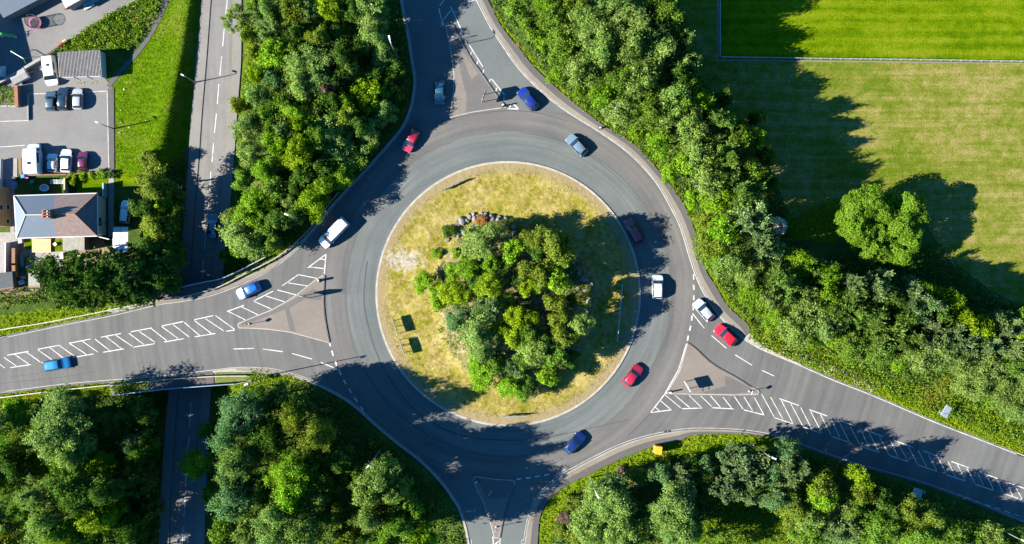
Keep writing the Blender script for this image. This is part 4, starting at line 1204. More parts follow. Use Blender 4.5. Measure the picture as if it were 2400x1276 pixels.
def plan_trees():
    rec = []
    for wk, txt in T.items():
        for tok in txt.split():
            p = tok.split(',')
            px, py, r, t = float(p[0]), float(p[1]), float(p[2]), p[3]
            rm = r / S
            dflt = {'NW': 8.5 if py < 380 else 6.0, 'SW': 11, 'W': 9, 'SE': 8, 'NE': 11, 'E': 9, 'I': 5, 'H': 8}[wk]
            h = float(p[4]) if len(p) > 4 else dflt + 0.7 * rm
            rec.append(dict(w=wk, px=px, py=py, r=r, t=t, h=h))
    # labels: look, wood, nearest landmark; then the order from the left among those that still read alike
    for q in rec:
        size = 'small' if q['r'] < 25 else ('large' if q['r'] > 39 else 'medium')
        if q['h'] < 3.2:
            kind = 'bush'
        else:
            kind = 'tree'
        q['kind'] = kind
        d = sorted((math.hypot(q['px'] - x, q['py'] - y), n, q['px'] - x, q['py'] - y) for n, x, y in LAND)
        d = [e for e in d if e[0] > 3][0]
        word = TONE[q['t']][2]
        if word.endswith('pine') or word.endswith('conifer'):
            head = f'{size} {word}'
        else:
            head = f'{size} {word} {kind}'
        q['head'] = head
        q['rel'] = f'{direction(d[2], d[3])} {d[1]}'
        q['lab'] = f'{head} {WOODS[q["w"]][0]}, {q["rel"]}'
    by = {}
    for q in rec:
        by.setdefault(q['lab'], []).append(q)
    NUM = ['', 'second', 'third', 'fourth', 'fifth', 'sixth', 'seventh', 'eighth', 'ninth', 'tenth']
    for lab, qs in by.items():
        if len(qs) == 1:
            continue
        qs.sort(key=lambda q: q['px'])
        for i, q in enumerate(qs):
            o = 'leftmost' if i == 0 else ('rightmost' if i == len(qs) - 1 else NUM[i] + '-from-left')
            q['lab'] = f'{o} {q["head"]} {q["rel"]}, {WOODS[q["w"]][0]}'
    short = (('the triangular', 'the'), (' in the belt above the right road', ' above the right road'), (' in the belt beside the field', ' beside the field'), (', in the', ', in'), (' in the wood below the bridge', ' below the bridge'), ('the field fence corner', 'the fence corner'), ('the white blossom bush', 'the blossom bush'), ('the bare gravel patch', 'the gravel patch'))
    for q in rec:
        for a, b in short:
            if len(q['lab'].split()) > 16:
                q['lab'] = q['lab'].replace(a, b)
    return rec


def add_tree(px, py, r, tone, h, label, group, kind='tree', seed=0, cat=None, wood=''):
    rg = random.Random(seed)
    col, style, word = TONE[tone]
    h = h + (1.5 if wood == 'NE' else 0)
    zc_rel = 0.66 * h
    base = W(px, py)
    zb = float(ground_z(base.x, base.y))
    zc = zb + zc_rel
    p = W(px, py, zc)
    zb = float(ground_z(p.x, p.y))
    rm = r / S * (CAM_H - zc) / CAM_H * (1.04 if wood == 'I' else 0.92 if (wood == 'NW' and px < 650) else {'NE': 0.98, 'E': 1.0, 'SE': 1.0}.get(wood, 1.06)) * (0.9 if h < 8 and wood in ('NE', 'E', 'SE') else 1)
    name = {'needle': 'conifer_tree', 'broad': 'broadleaf_tree', 'feather': 'willow_tree'}[style] if kind == 'tree' else 'bush'
    root = thing(name, label, cat or kind, (p.x, p.y, zb), 0, group)
    opts = PROTO[style]
    best = min(abs(math.log(rm / q[0])) for q in opts)
    cand = [q for q in opts if abs(math.log(rm / q[0])) < best + 0.05]
    pr, me = rg.choice(cand)
    c = bpy.data.objects.new('crown', me)
    COL.objects.link(c)
    c.parent = root
    s = rm / pr
    zs = max(s * 0.85, 0.38 * h / pr) * rg.uniform(0.92, 1.05)
    if h < 3.2:
        zs = min(zs, h / (2.0 * pr) * 1.3)
    c.location = (0, 0, h * 0.60 if h >= 3.2 else 0.45 * pr * zs)
    c.scale = (s * rg.uniform(.93, 1.07), s * rg.uniform(.93, 1.07), zs)
    c.rotation_euler = (0, 0, rg.uniform(0, 6.28))
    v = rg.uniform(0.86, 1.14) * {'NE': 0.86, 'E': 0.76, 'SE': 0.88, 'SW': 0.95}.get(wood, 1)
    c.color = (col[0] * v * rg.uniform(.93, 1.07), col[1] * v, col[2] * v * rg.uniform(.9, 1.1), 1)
    if h > 2.2:
        t = bpy.data.objects.new('trunk', rg.choice(PROTO['trunk']))
        COL.objects.link(t)
        t.parent = root
        hh = c.location.z + 0.25 * rm
        t.scale = (rm * 1.5 + hh * .25, rm * 1.5 + hh * .25, hh)
        t.rotation_euler = (0, 0, rg.uniform(0, 6.28))
    return root


TREES = plan_trees()
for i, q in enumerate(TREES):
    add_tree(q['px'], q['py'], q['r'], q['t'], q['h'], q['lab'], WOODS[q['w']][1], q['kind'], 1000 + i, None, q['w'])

# the big open-crowned tree standing alone by the field: one crown of five spreading clumps
def dome(seed, Rr, n, leaf):
    """one rounded, finely leaved clump: thick shell of leaves over its upper side"""
    rg = np.random.default_rng(seed)
    d = unit(rg.normal(size=(n, 3)) + np.array([0, 0, 0.55]))
    b = unit(rg.normal(size=(34, 3)))
    lump = np.max(d @ b.T, axis=1)
    sway = 1 + 0.16 * np.sin(3 * np.arctan2(d[:, 1], d[:, 0]) + seed) + 0.10 * np.sin(5 * np.arctan2(d[:, 1], d[:, 0]) + 2.3 * seed)
    rad = Rr * sway * (0.58 + 0.46 * np.clip((lump - 0.80) / 0.2, 0, 1)) * (1 - 0.35 * rg.random(n) ** 2.0)
    P = d * rad[:, None] + rg.normal(size=(n, 3)) * 0.10
    P[:, 2] *= 0.9
    N = unit(d * 0.8 + 0.6 * rg.normal(size=(n, 3)) + np.array([0, 0, 0.25]))
    return leaf_quads(P, N, leaf, 1.6, rg)


def lone_tree():
    p = W(2062, 527, 6.5)
    root = thing('broadleaf_tree', 'large lobed bright green tree standing alone at the edge of the mown field', 'tree', (p.x, p.y, -0.06))
    Vs, Fs, b = [], [], 0
    for k, (x, y, r, z) in enumerate([(2002, 492, 38, 6.4), (2040, 470, 34, 7.0), (2066, 496, 26, 6.2), (2000, 530, 36, 5.8), (2026, 548, 28, 5.6), (2012, 562, 22, 4.6), (2048, 586, 30, 5.2), (2078, 598, 20, 4.4), (2112, 530, 30, 6.6), (2136, 562, 26, 6.0), (2116, 592, 30, 5.4), (2138, 478, 27, 6.4), (2150, 508, 22, 5.8), (2088, 470, 20, 5.2), (2090, 560, 18, 4.4), (2074, 540, 16, 4.2), (1985, 510, 20, 5.2), (2094, 512, 26, 5.4), (2062, 548, 26, 5.0), (2080, 575, 18, 4.4)]):
        c = W(x, y, z)
        rm = r / S * 1.04
        V, F = dome(700 + k, rm, int(1300 * rm * rm), 0.25)
        V += np.array([c.x - p.x, c.y - p.y, z])
        Vs.append(V); Fs.append(F + b); b += len(V)
    o = fast_mesh('crown', np.concatenate(Vs), np.concatenate(Fs), M['leaf'], parent=root)
    o.color = (0.080, 0.150, 0.009, 1)
    mb = MB()
    mb.tube((0, 0, 0), (0.1, 0, 2.0), 0.5, 0.38, 10)
    for k in range(8):
        an = k * 0.785 + 0.3
        e = (math.cos(an) * 3.4, math.sin(an) * 3.4, 5.2)
        mb.tube((0.1, 0, 1.9), (math.cos(an) * 1.3, math.sin(an) * 1.3, 3.6), 0.26, 0.17, 7)
        mb.tube((math.cos(an) * 1.3, math.sin(an) * 1.3, 3.6), e, 0.17, 0.06, 7)
    mb.build('trunk', M['bark'], root, world=False)


lone_tree()


# ------------------------------------------------------------------ ground cover nobody could count
def scatter(name, polys, dens, size, height, mat, seed, per=7, avoid=True, spread=0.35, aspect=2.0, up=0.5, keep=None, noise_gap=0.0):
    rg = np.random.default_rng(seed)
    PX, PY = [], []
    for poly in polys:
        a = np.array(poly, float)
        lo, hi = a.min(0), a.max(0)
        n = int((hi[0] - lo[0]) * (hi[1] - lo[1]) / S ** 2 * dens)
        x = rg.uniform(lo[0], hi[0], n); y = rg.uniform(lo[1], hi[1], n)
        k = inpoly(x, y, poly)
        PX.append(x[k]); PY.append(y[k])
    px, py = np.concatenate(PX), np.concatenate(PY)
    x = (px - 1200) / S; y = (638 - py) / S
    if avoid:
        k = np.ones(len(x), bool)
        for dx, dy in ((0, 0), (.28, 0), (-.28, 0), (0, .28), (0, -.28)):
            k &= ~inpoly(x + dx, y + dy, ROADW)
        L = np.interp(y, LOWT[:, 0], LOWT[:, 1]); Rr = np.interp(y, LOWT[:, 0], LOWT[:, 2])
        k &= ~((x > L - 0.2) & (x < Rr + 0.2))
        ne_poly = NE_IN + NE_OUT[::-1]; se_poly = SE_IN + SE_OUT[::-1]
        for pl in (ne_poly, se_poly):
            k &= ~inpoly(x, y, XY(pl))
        x, y = x[k], y[k]
    if noise_gap:
        k = (np.sin(x * 0.9 + 1.3 * np.sin(y * 0.6)) + np.sin(y * 1.1 + np.sin(x * 0.5) * 1.7)) > -2 + noise_gap * 2
        x, y = x[k], y[k]
    n = len(x)
    hs = rg.uniform(0.5, 1.0, n) * height
    q = np.repeat(np.arange(n), per)
    m = len(q)
    X = x[q] + rg.normal(size=m) * spread * 0.6; Y = y[q] + rg.normal(size=m) * spread * 0.6
    Z = ground_z(X, Y) + hs[q] * rg.uniform(0.15, 1.0, m)
    P = np.stack([X, Y, Z], 1)
    N = unit(rg.normal(size=(m, 3)) * 0.7 + np.array([0, 0, up]))
    V, F = leaf_quads(P, N, size, aspect, rg)
    o = fast_mesh(name, V, F, mat)
    o['kind'] = 'stuff'
    return o


WOOD_P = [
    [(575, 0), (940, 0), (962, 160), (958, 250), (900, 340), (800, 450), (700, 560), (640, 605), (540, 640), (528, 600), (545, 400), (575, 90)],
    [(500, 900), (700, 895), (800, 940), (930, 1050), (1050, 1180), (1090, 1276), (490, 1276)],
    [(0, 940), (260, 930), (380, 920), (378, 1276), (0, 1276)],
    [(1300, 1276), (1310, 1210), (1370, 1150), (1480, 1095), (1600, 1070), (1850, 1050), (2100, 1125), (2400, 1240), (2400, 1276)],
    [(1150, 0), (1600, 0), (1640, 180), (1740, 300), (1840, 480), (1850, 600), (2000, 640), (2200, 680), (2400, 720), (2400, 1050), (2200, 970), (2000, 890), (1790, 810), (1700, 690), (1640, 560), (1560, 410), (1400, 280), (1280, 170)],
    [(60, 600), (330, 600), (330, 400), (440, 360), (425, 660), (260, 690), (120, 700), (0, 730), (0, 690)],
    [(1950, 600), (2100, 610), (2185, 572), (2240, 622), (2320, 688), (2400, 728), (2400, 770), (2200, 700), (1990, 655)],
]
M['under'] = foliage('undergrowth_leaves', (0.0522, 0.0945, 0.009), 0.2, 0.8, patch=(0.14, (0.099, 0.09, 0.018), 0.56))
M['lush'] = foliage('verge_leaves', (0.105, 0.168, 0.004), 0.3, 0.6, patch=(0.22, (0.17, 0.19, 0.008), 0.55))
M['bracken'] = foliage('bracken_fronds', (0.0798, 0.1386, 0.00504), 0.25, 0.75, patch=(0.3, (0.1932, 0.1596, 0.0252), 0.58))
M['bankgrass'] = foliage('bank_grass_blades', (0.063, 0.1302, 0.00252), 0.3, 0.55, patch=(0.35, (0.1218, 0.1596, 0.01008), 0.56))
M['drygrass'] = foliage('dry_grass_blades', (0.165, 0.134, 0.038), 0.2, 0.65, patch=(0.35, (0.082, 0.104, 0.007), 0.54))
scatter('undergrowth', WOOD_P, 5.0, 0.34, 0.9, M['under'], 21, per=7)
scatter('verge_grass', [V_NE, V_E, V_SE, V_SWTOP, V_LR, V_LS, V_NWB, V_SEGLADE, V_FIELDROUGH], 8.0, 0.24, 0.45, M['lush'], 22, per=6, spread=0.25)
scatter('verge_grass', [V_WN, V_WS], 10.0, 0.2, 0.35, M['lush'], 23, per=6, spread=0.2)
scatter('verge_grass', [[(266, 896), (350, 889), (350, 912), (266, 925)], [(506, 874), (598, 874), (635, 880), (600, 891), (553, 897), (506, 899)], [(526, 657), (560, 639), (625, 604), (640, 613), (596, 638), (526, 668)], [(260, 704), (366, 687), (366, 703), (260, 724)]], 16, 0.18, 0.3, M['lush'], 24, per=6, avoid=False, spread=0.15)
scatter('bank_grass', [BANK], 9.0, 0.17, 0.16, M['bankgrass'], 25, per=5, spread=0.2, aspect=3, avoid=True)
scatter('wildflowers', [[(1770, 800), (1880, 830), (1990, 870), (2060, 905), (2050, 922), (1960, 890), (1860, 850), (1780, 815)]], 2.6, 0.17, 0.75, M['petal'], 26, per=5, spread=0.3)
scatter('wildflowers', [[(1775, 790), (1850, 810), (1950, 850), (2040, 895), (2035, 910), (1950, 885), (1850, 845), (1775, 812)]], 1.8, 0.2, 0.7, M['poppy'], 27, per=4, spread=0.35)
scatter('wildflowers', [[(1000, 1190), (1060, 1175), (1085, 1240), (1030, 1240)], [(880, 1040), (960, 1060), (940, 1085), (890, 1070)]], 0.5, 0.2, 0.6, M['gorse'], 28, per=4, spread=0.3)
scatter('wildflowers', [[(2190, 575), (2240, 618), (2320, 684), (2400, 722), (2400, 732), (2310, 694), (2230, 632), (2185, 590)]], 1.6, 0.16, 1.0, M['petal'], 44, per=4, spread=0.3)
scatter('wildflowers', [[(1180, 60), (1260, 150), (1420, 285), (1540, 385), (1610, 485), (1650, 590), (1640, 590), (1590, 480), (1520, 385), (1400, 290), (1240, 150), (1170, 60)]], 0.35, 0.15, 0.7, M['petal'], 45, per=3, spread=0.3)
scatter('bracken', [[(118, 128), (160, 98), (225, 52), (300, 12), (330, -5), (372, -5), (378, 15), (352, 58), (318, 108), (300, 118), (243, 116), (236, 114), (135, 121)]], 9.0, 0.36, 1.1, M['bracken'], 29, per=8, avoid=False, aspect=2.6)


def weeds():
    for a, b in ((NE_IN, NE_OUT),):
        m1 = blend(a, b, 0.40); m2 = blend(a, b, 0.52)
        scatter('weeds', [m1[8:] + m2[:7:-1]], 7.0, 0.13, 0.2, M['drygrass'], 35, per=4, avoid=False, spread=0.12, noise_gap=0.75)


weeds()


def island_stuff():
    a = np.linspace(0, 2 * np.pi, 80, endpoint=False)
    ring = [(1191 + 292 * math.cos(t), 689 - 292 * math.sin(t)) for t in a]
    scatter('dry_grass', [ring], 11.0, 0.15, 0.12, M['drygrass'], 31, per=4, avoid=False, spread=0.25, aspect=3.2, noise_gap=0.55)
    bed = [(1196 + 185 * math.cos(t), 706 - 190 * math.sin(t)) for t in a]
    scatter('undergrowth', [bed], 4.5, 0.26, 0.55, M['under'], 32, per=6, avoid=False, noise_gap=0.6)
    low = [(1196 + 185 * math.cos(t), 706 - 190 * math.sin(t)) for t in np.linspace(-0.7, 2.2, 40)]
    low += [(1196 + 150 * math.cos(t), 706 - 155 * math.sin(t)) for t in np.linspace(2.2, -0.7, 40)]
    scatter('ground_cover', [low], 7.0, 0.24, 0.5, M['bracken'], 33, per=6, avoid=False, noise_gap=0.5)


island_stuff()


# boulders retaining the mound
def boulder_mesh(seed):
    rg = np.random.default_rng(seed)
    bm = bmesh.new()
    bmesh.ops.create_icosphere(bm, subdivisions=2, radius=0.5)
    ax = unit(rg.normal(size=(7, 3)))
    off = rg.uniform(0.26, 0.42, 7)
    for v in bm.verts:
        c = np.array(v.co)
        for a_, o_ in zip(ax, off):
            d = c @ a_ - o_
            if d > 0:
                c = c - a_ * d * 0.9
        v.co = Vector(c)
    me = bpy.data.meshes.new('boulder')
    bm.to_mesh(me); bm.free()
    me.materials.append(M['stone'])
    return me


BOULD = [boulder_mesh(k) for k in range(5)]


def boulders():
    rg = random.Random(5)
    spots = []
    for i in range(15):                                  # the ruined wall at the top
        t = i / 14
        spots.append((1072 + 98 * t + rg.uniform(-4, 4), 520 - 16 * math.sin(t * 2.6) + rg.uniform(-5, 7), rg.uniform(0.75, 1.35), 'top'))
    spots += [(1048, 563, 0.9, 'top'), (1062, 552, .9, 'top'), (1075, 552, 1.1, 'top'), (1085, 545, 1.0, 'top'), (1098, 541, .9, 'top'), (1204, 535, 1.0, 'top'), (1205, 548, .9, 'top'), (1112, 530, 1.0, 'top'), (1185, 512, .8, 'top'), (1225, 520, .8, 'top')]
    for i in range(30):
        a = R(68 - i * 4.0)
        rr = 190 + rg.uniform(-4, 3) - (12 if i % 2 else 0)
        spots.append((1198 + rr * math.cos(a) * 0.99, 706 - rr * math.sin(a), rg.uniform(0.55, 1.0), 'side'))
    spots += [(1343, 595, 1.1, 'side'), (1336, 605, .9, 'side'), (1350, 600, .8, 'side'), (1337, 668, .9, 'side'), (1352, 676, .8, 'side'), (1335, 640, .8, 'side'), (1355, 640, .8, 'side'), (1362, 655, .9, 'side')]
    for i, (px, py, s, w) in enumerate(spots):
        p = W(px, py, 1.0)
        z = float(ground_z(p.x, p.y))
        o = bpy.data.objects.new('boulder', BOULD[i % 5])
        COL.objects.link(o)
        o.location = (p.x, p.y, z + 0.16 * s)
        o.rotation_euler = (rg.uniform(-.3, .3), rg.uniform(-.3, .3), rg.uniform(0, 6.28))
        o.scale = (s * rg.uniform(.9, 1.3), s * rg.uniform(.7, 1.0), s * rg.uniform(.6, .9))
        if w == 'top':
            tag(o, 'pale grey boulder in the tumbled row along the top of the roundabout mound', 'boulder', 'boulders along the top of the mound')
        else:
            tag(o, 'grey boulder set in greenery down the shaded right edge of the mound', 'boulder', 'boulders down the right edge of the mound')


boulders()


# ------------------------------------------------------------------ vehicles
def paint(name, c, rough=0.32):
    m, nt, b = new_mat(name)
    b.inputs['Base Color'].default_value = (*[k * .56 for k in c], 1)
    f = noise(nt, 2.0, 3, 0.5, geo_pos(nt))
    nt.links.new(ramp(nt, f, [(0.3, rough * 0.85), (0.7, rough * 1.25)]), b.inputs['Roughness'])
    b.inputs['Coat Weight'].default_value = 0.6
    b.inputs['Coat Roughness'].default_value = 0.08
    return m


# station: share of length from the nose, half width share, belt z, top z, roof half width share
STYLE = {
    'hatchback': [(0, .72, .58, .60, .62), (.035, .90, .66, .70, .78), (.13, .98, .78, .84, .84), (.27, 1, .90, .97, .84), (.44, 1, .94, 1.42, .70), (.62, 1, .96, 1.47, .71), (.84, .99, .97, 1.41, .67), (.95, .95, .96, 1.00, .74), (.985, .88, .76, .80, .74), (1, .76, .55, .58, .66)],
    'estate': [(0, .72, .58, .60, .62), (.035, .90, .66, .70, .78), (.13, .98, .78, .84, .84), (.27, 1, .90, .97, .84), (.42, 1, .94, 1.43, .70), (.62, 1, .96, 1.50, .72), (.90, .99, .97, 1.44, .68), (.97, .95, .96, 1.00, .76), (.99, .88, .76, .80, .74), (1, .78, .55, .58, .66)],
    'saloon': [(0, .72, .58, .60, .62), (.035, .90, .66, .70, .78), (.13, .98, .76, .82, .84), (.28, 1, .88, .95, .84), (.42, 1, .92, 1.38, .70), (.56, 1, .94, 1.42, .70), (.70, .99, .94, 1.36, .67), (.83, .98, .94, 1.02, .80), (.975, .92, .86, .92, .78), (1, .78, .58, .62, .66)],
    'van': [(0, .76, .62, .66, .66), (.03, .92, .78, .84, .80), (.10, .98, .92, 1.02, .86), (.17, 1, 1.05, 1.16, .86), (.30, 1, 1.10, 1.92, .80), (.55, 1, 1.12, 2.00, .84), (.95, 1, 1.12, 1.97, .83), (.985, .98, 1.12, 1.60, .84), (.995, .96, 1.0, 1.12, .84), (1, .90, .60, .66, .80)],
    'mpv': [(0, .74, .60, .64, .64), (.03, .91, .72, .78, .80), (.11, .98, .84, .92, .86), (.22, 1, .96, 1.04, .86), (.38, 1, 1.02, 1.62, .74), (.60, 1, 1.04, 1.70, .76), (.90, .99, 1.04, 1.62, .72), (.965, .96, 1.02, 1.08, .78), (.99, .9, .8, .84, .76), (1, .80, .58, .62, .70)],
    'motorhome': [(0, .72, .66, .70, .62), (.03, .84, .80, .86, .74), (.09, .88, .94, 1.06, .78), (.15, .90, 1.05, 1.25, .80), (.19, .97, 1.20, 2.45, .90), (.35, 1, 1.25, 2.72, .95), (.93, 1, 1.25, 2.70, .95), (.985, 1, 1.25, 2.40, .95), (.995, .99, 1.0, 1.4, .95), (1, .96, .60, .80, .92)],
}


def car(px, py, hx, hy, L, Wd, style, pm, label, cat='car', group=None, z=None, name=None, group_z=None):
    """hx, hy: nose direction in the photo (x right, y down)"""
    z0 = 0.0 if z is None else z
    c = W(px, py, z0 + 0.9)
    rz = math.atan2(-hy, hx)
    root = thing(name or {'van': 'van', 'motorhome': 'motorhome'}.get(style, 'car'), label, cat, (c.x, c.y, z0), rz, group)
    st = STYLE[style]
    hw = Wd / 2
    secs = []
    for f, w, belt, top, rw in st:
        x = L / 2 - f * L
        zb = 0.20 if 0.02 < f < 0.98 else 0.28
        wt = hw * w * rw / 0.84 if top - belt < 0.14 else hw * rw
        h = [(hw * w * 0.90, zb), (hw * w * 0.99, zb + 0.12), (hw * w, (zb + belt) / 2 + 0.03), (hw * w * 0.955, belt), (wt, top - 0.045 if top - belt > .14 else top - 0.012), (wt * 0.82, top), (0, top + 0.018)]
        full = [(x, y, q) for y, q in h] + [(x, -y, q) for y, q in h[-2::-1]]
        secs.append(full)
    n = len(secs[0])
    mb = MB()
    mb.add([p for s in secs for p in s], [(i * n + j, i * n + j + 1, (i + 1) * n + j + 1, (i + 1) * n + j) for i in range(len(secs) - 1) for j in range(n - 1)] + [tuple(range(n - 1, -1, -1)), tuple((len(secs) - 1) * n + k for k in range(n))] + [(i * n, (i + 1) * n, (i + 1) * n + n - 1, i * n + n - 1) for i in range(len(secs) - 1)])
    # faces run nose to tail: turn them outwards
    bm = bmesh.new()
    me = bpy.data.meshes.new('tmp'); me.from_pydata(mb.v, [], mb.f)
    bm.from_mesh(me); bmesh.ops.recalc_face_normals(bm, faces=bm.faces[:])
    me2 = bpy.data.meshes.new('body'); bm.to_mesh(me2); bm.free(); bpy.data.meshes.remove(me)
    me2.materials.append(pm)
    me2.polygons.foreach_set('use_smooth', [True] * len(me2.polygons)); me2.set_sharp_from_angle(angle=R(38))
    body = bpy.data.objects.new('body', me2); COL.objects.link(body); body.parent = root

    A = np.array(secs)

    def at(s, k):
        i = min(int(s), len(A) - 2); j = min(int(k), n - 2)
        u, v = s - i, k - j
        return A[i, j] * (1 - u) * (1 - v) + A[i + 1, j] * u * (1 - v) + A[i, j + 1] * (1 - u) * v + A[i + 1, j + 1] * u * v

    def patch(nm, s0, s1, k0, k1, mat, par=root, off=0.014, nu=3, nv=6, taper=0.0):
        V = []
        for a in range(nu + 1):
            for b in range(nv + 1):
                t = a / nu
                kk0, kk1 = k0 + taper * t, k1 - taper * t
                s, k = s0 + (s1 - s0) * t, kk0 + (kk1 - kk0) * b / nv
                p = at(s, k)
                du = at(min(s + .02, len(A) - 1.001), k) - at(max(s - .02, 0), k)
                dv = at(s, min(k + .02, n - 1.001)) - at(s, max(k - .02, 0))
                nn = np.cross(du, dv); nn = nn / (np.linalg.norm(nn) + 1e-9)
                ref = p - np.array([p[0] * .7, 0, 0.6])
                if nn @ ref < 0:
                    nn = -nn
                V.append(p + nn * off)
        F = [(a * (nv + 1) + b, a * (nv + 1) + b + 1, (a + 1) * (nv + 1) + b + 1, (a + 1) * (nv + 1) + b) for a in range(nu) for b in range(nv)]
        m_ = MB(); m_.add(V, F)
        return m_.build(nm, mat, par, world=False)

    patch('windscreen', 3.08, 3.93, 4.05, 7.95, M['glass'])
    boxy = style in ('van', 'motorhome')
    if not boxy:
        patch('rear_window', 6.12, 6.86, 4.2, 7.8, M['glass'])
        for a, b in ((3.55, 4.95), (5.05, 6.15)):
            patch('side_window', a, b, 3.1, 3.92, M['glass'], nv=3)
            patch('side_window', a, b, 8.08, 8.9, M['glass'], nv=3)
    else:
        for k0, k1 in ((3.15, 3.7), (8.3, 8.85)):
            patch('side_window', 3.4, 4.35, k0, k1, M['glass'], nv=3)
    for k0, k1 in ((2.2, 3.6), (8.4, 9.8)):
        patch('headlight', 0.25, 1.45, k0, k1, M['lamp_glass'], off=0.01, nu=3, nv=3)
        patch('taillight', len(st) - 2.6, len(st) - 1.3, k0 - .3 if k0 < 5 else k0 + .1, k1 - .3 if k0 < 5 else k1 + .1, M['tail'], off=0.01, nu=3, nv=3)
    for s in (1, -1):
        MB().box((L / 2 - L * .30, s * (hw + 0.06), 0.95 if not boxy else 1.25), (0.10, 0.18, 0.12)).build('door_mirror', pm, root, world=False)
    r = 0.31
    for fx in (0.19, 0.80):
        for s in (1, -1):
            w = MB().tube((L / 2 - fx * L, s * (hw - 0.19), r), (L / 2 - fx * L, s * (hw + 0.012), r), r, r, 18).build('wheel', M['rubber'], root, world=False)
            MB().tube((L / 2 - fx * L, s * (hw - 0.02), r), (L / 2 - fx * L, s * (hw + 0.02), r), r * .62, r * .58, 12).build('rim', M['rim'], w, world=False)
    return root, at, patch


P_ = {}
for k, c, r in (('teal', (0.012, 0.075, 0.115), .3), ('royal', (0.007, 0.017, 0.17), .3), ('crimson', (0.36, 0.010, 0.035), .3), ('steel', (0.115, 0.175, 0.225), .3), ('white', (0.74, 0.75, 0.77), .35), ('blue', (0.010, 0.12, 0.52), .3), ('sky', (0.02, 0.22, 0.50), .3),
                ('maroon', (0.20, 0.008, 0.022), .28), ('silver', (0.36, 0.39, 0.43), .3), ('red', (0.62, 0.008, 0.018), .28), ('navy', (0.006, 0.02, 0.13), .28), ('midnight', (0.012, 0.03, 0.055), .25), ('plum', (0.115, 0.012, 0.05), .3), ('slate', (0.045, 0.085, 0.12), .3), ('palewhite', (0.56, 0.60, 0.64), .35)):
    P_[k] = paint(k + '_car_paint', c, r)
GM = 'cars moving on and around the roundabout'
GP = 'cars parked in the car park'
car(1030, 216, 0, 1, 3.9, 1.7, 'hatchback', P_['teal'], 'dark teal hatchback driving down the tree-shaded top road', group=GM)
car(1238, 232, -38, -46, 4.1, 1.75, 'hatchback', P_['royal'], 'royal blue hatchback leaving up the top road beside the triangular island', group=GM)
car(963, 329, -25, 47, 3.9, 1.7, 'hatchback', P_['crimson'], 'crimson hatchback coming onto the roundabout at its upper left', group=GM)
car(1352, 341, -40, -42, 4.0, 1.75, 'hatchback', P_['steel'], 'steel-blue hatchback circling the upper right of the roundabout', group=GM)
car(782, 546, -55, 57, 5.6, 1.95, 'van', P_['white'], 'plain white van leaving the roundabout towards the left road', 'van', group=GM)
car(582, 681, -59, 29, 4.1, 1.75, 'hatchback', P_['blue'], 'bright blue hatchback on the left road just before the bridge', group=GM)
car(132, 855, 65, -11, 4.3, 1.75, 'estate', P_['sky'], 'light blue estate car at the far left below the white hatching', group=GM)
car(1485, 542, -30, -55, 4.3, 1.75, 'estate', P_['maroon'], 'dark red estate car in tree shade at the right of the roundabout', group=GM)
car(1541, 673, 0, -1, 3.9, 1.7, 'mpv', P_['palewhite'], 'silvery white car heading up the right side of the roundabout', group=GM)
car(1650, 728, -37, -43, 3.95, 1.75, 'hatchback', P_['silver'], 'silver hatchback waiting at the front of the right road queue', group=GM)
car(1702, 787, -45, -40, 4.05, 1.78, 'hatchback', P_['red'], 'bright red hatchback second in the right road queue', group=GM)
car(1483, 881, 34, -46, 4.0, 1.7, 'hatchback', P_['crimson'], 'deep pinkish red hatchback at the lower right of the planted island', group=GM)
car(1346, 1039, 43, -43, 4.1, 1.75, 'hatchback', P_['navy'], 'dark blue hatchback at the bottom of the roundabout', group=GM)
car(497, 530, 4, -55, 4.1, 1.75, 'saloon', P_['slate'], 'dark slate saloon driving up the sunken lower road', z=float(z_low((638 - 530) / S)) + 0.02, group=GM)
ZP = -0.012
car(118, 237, 0, -1, 3.2, 1.6, 'hatchback', P_['slate'], 'slate-blue small hatchback, leftmost of three in the top parking row', group=GP, z=ZP)
car(146, 232, 0.04, -1, 3.7, 1.65, 'hatchback', P_['midnight'], 'near-black navy hatchback in the middle of the top parking row', group=GP, z=ZP)
car(181, 232, 0, -1, 3.4, 1.6, 'hatchback', P_['silver'], 'silver hatchback at the right of the top parking row', group=GP, z=ZP)
car(121, 382, 0, -1, 3.0, 1.55, 'hatchback', P_['palewhite'], 'smallest white hatchback parked right beside the white motorhome', group=GP, z=ZP)
car(154, 377, 0.04, -1, 3.75, 1.7, 'hatchback', P_['white'], 'white hatchback parked between the small white car and the plum car', group=GP, z=ZP)
car(193, 377, 0.02, -1, 2.9, 1.5, 'hatchback', P_['plum'], 'plum-coloured hatchback at the right end of the lower parking row', group=GP, z=ZP)
car(293, 497, 0.12, -1, 3.7, 1.6, 'estate', P_['palewhite'], 'white estate car parked on grass beside the house wall', z=-0.04)
root, at, patch = car(118, 166, 0.13, 1, 4.75, 1.95, 'van', P_['white'], 'white camper van with dark side glass beside the grey garage', 'van', z=-0.02, name='camper_van')
patch('side_window', 4.7, 5.5, 3.3, 3.8, M['glass'], nv=3); patch('side_window', 4.7, 5.5, 8.2, 8.7, M['glass'], nv=3); patch('roof_hatch', 5.15, 5.35, 5.4, 6.2, M['glass'], nv=3)
root, at, patch = car(80, 374, -0.04, -1, 5.0, 2.3, 'motorhome', P_['white'], 'tall white motorhome parked at the left of the lower parking row', 'motorhome', z=ZP)
patch('roof_hatch', 5.45, 5.6, 5.6, 6.3, M['glass'], nv=3); patch('roof_hatch', 5.15, 5.3, 5.7, 6.2, M['offwhite'], nv=3); patch('side_window', 4.8, 5.5, 8.2, 8.7, M['glass'], nv=3); patch('side_window', 4.8, 5.5, 3.3, 3.8, M['glass'], nv=3)
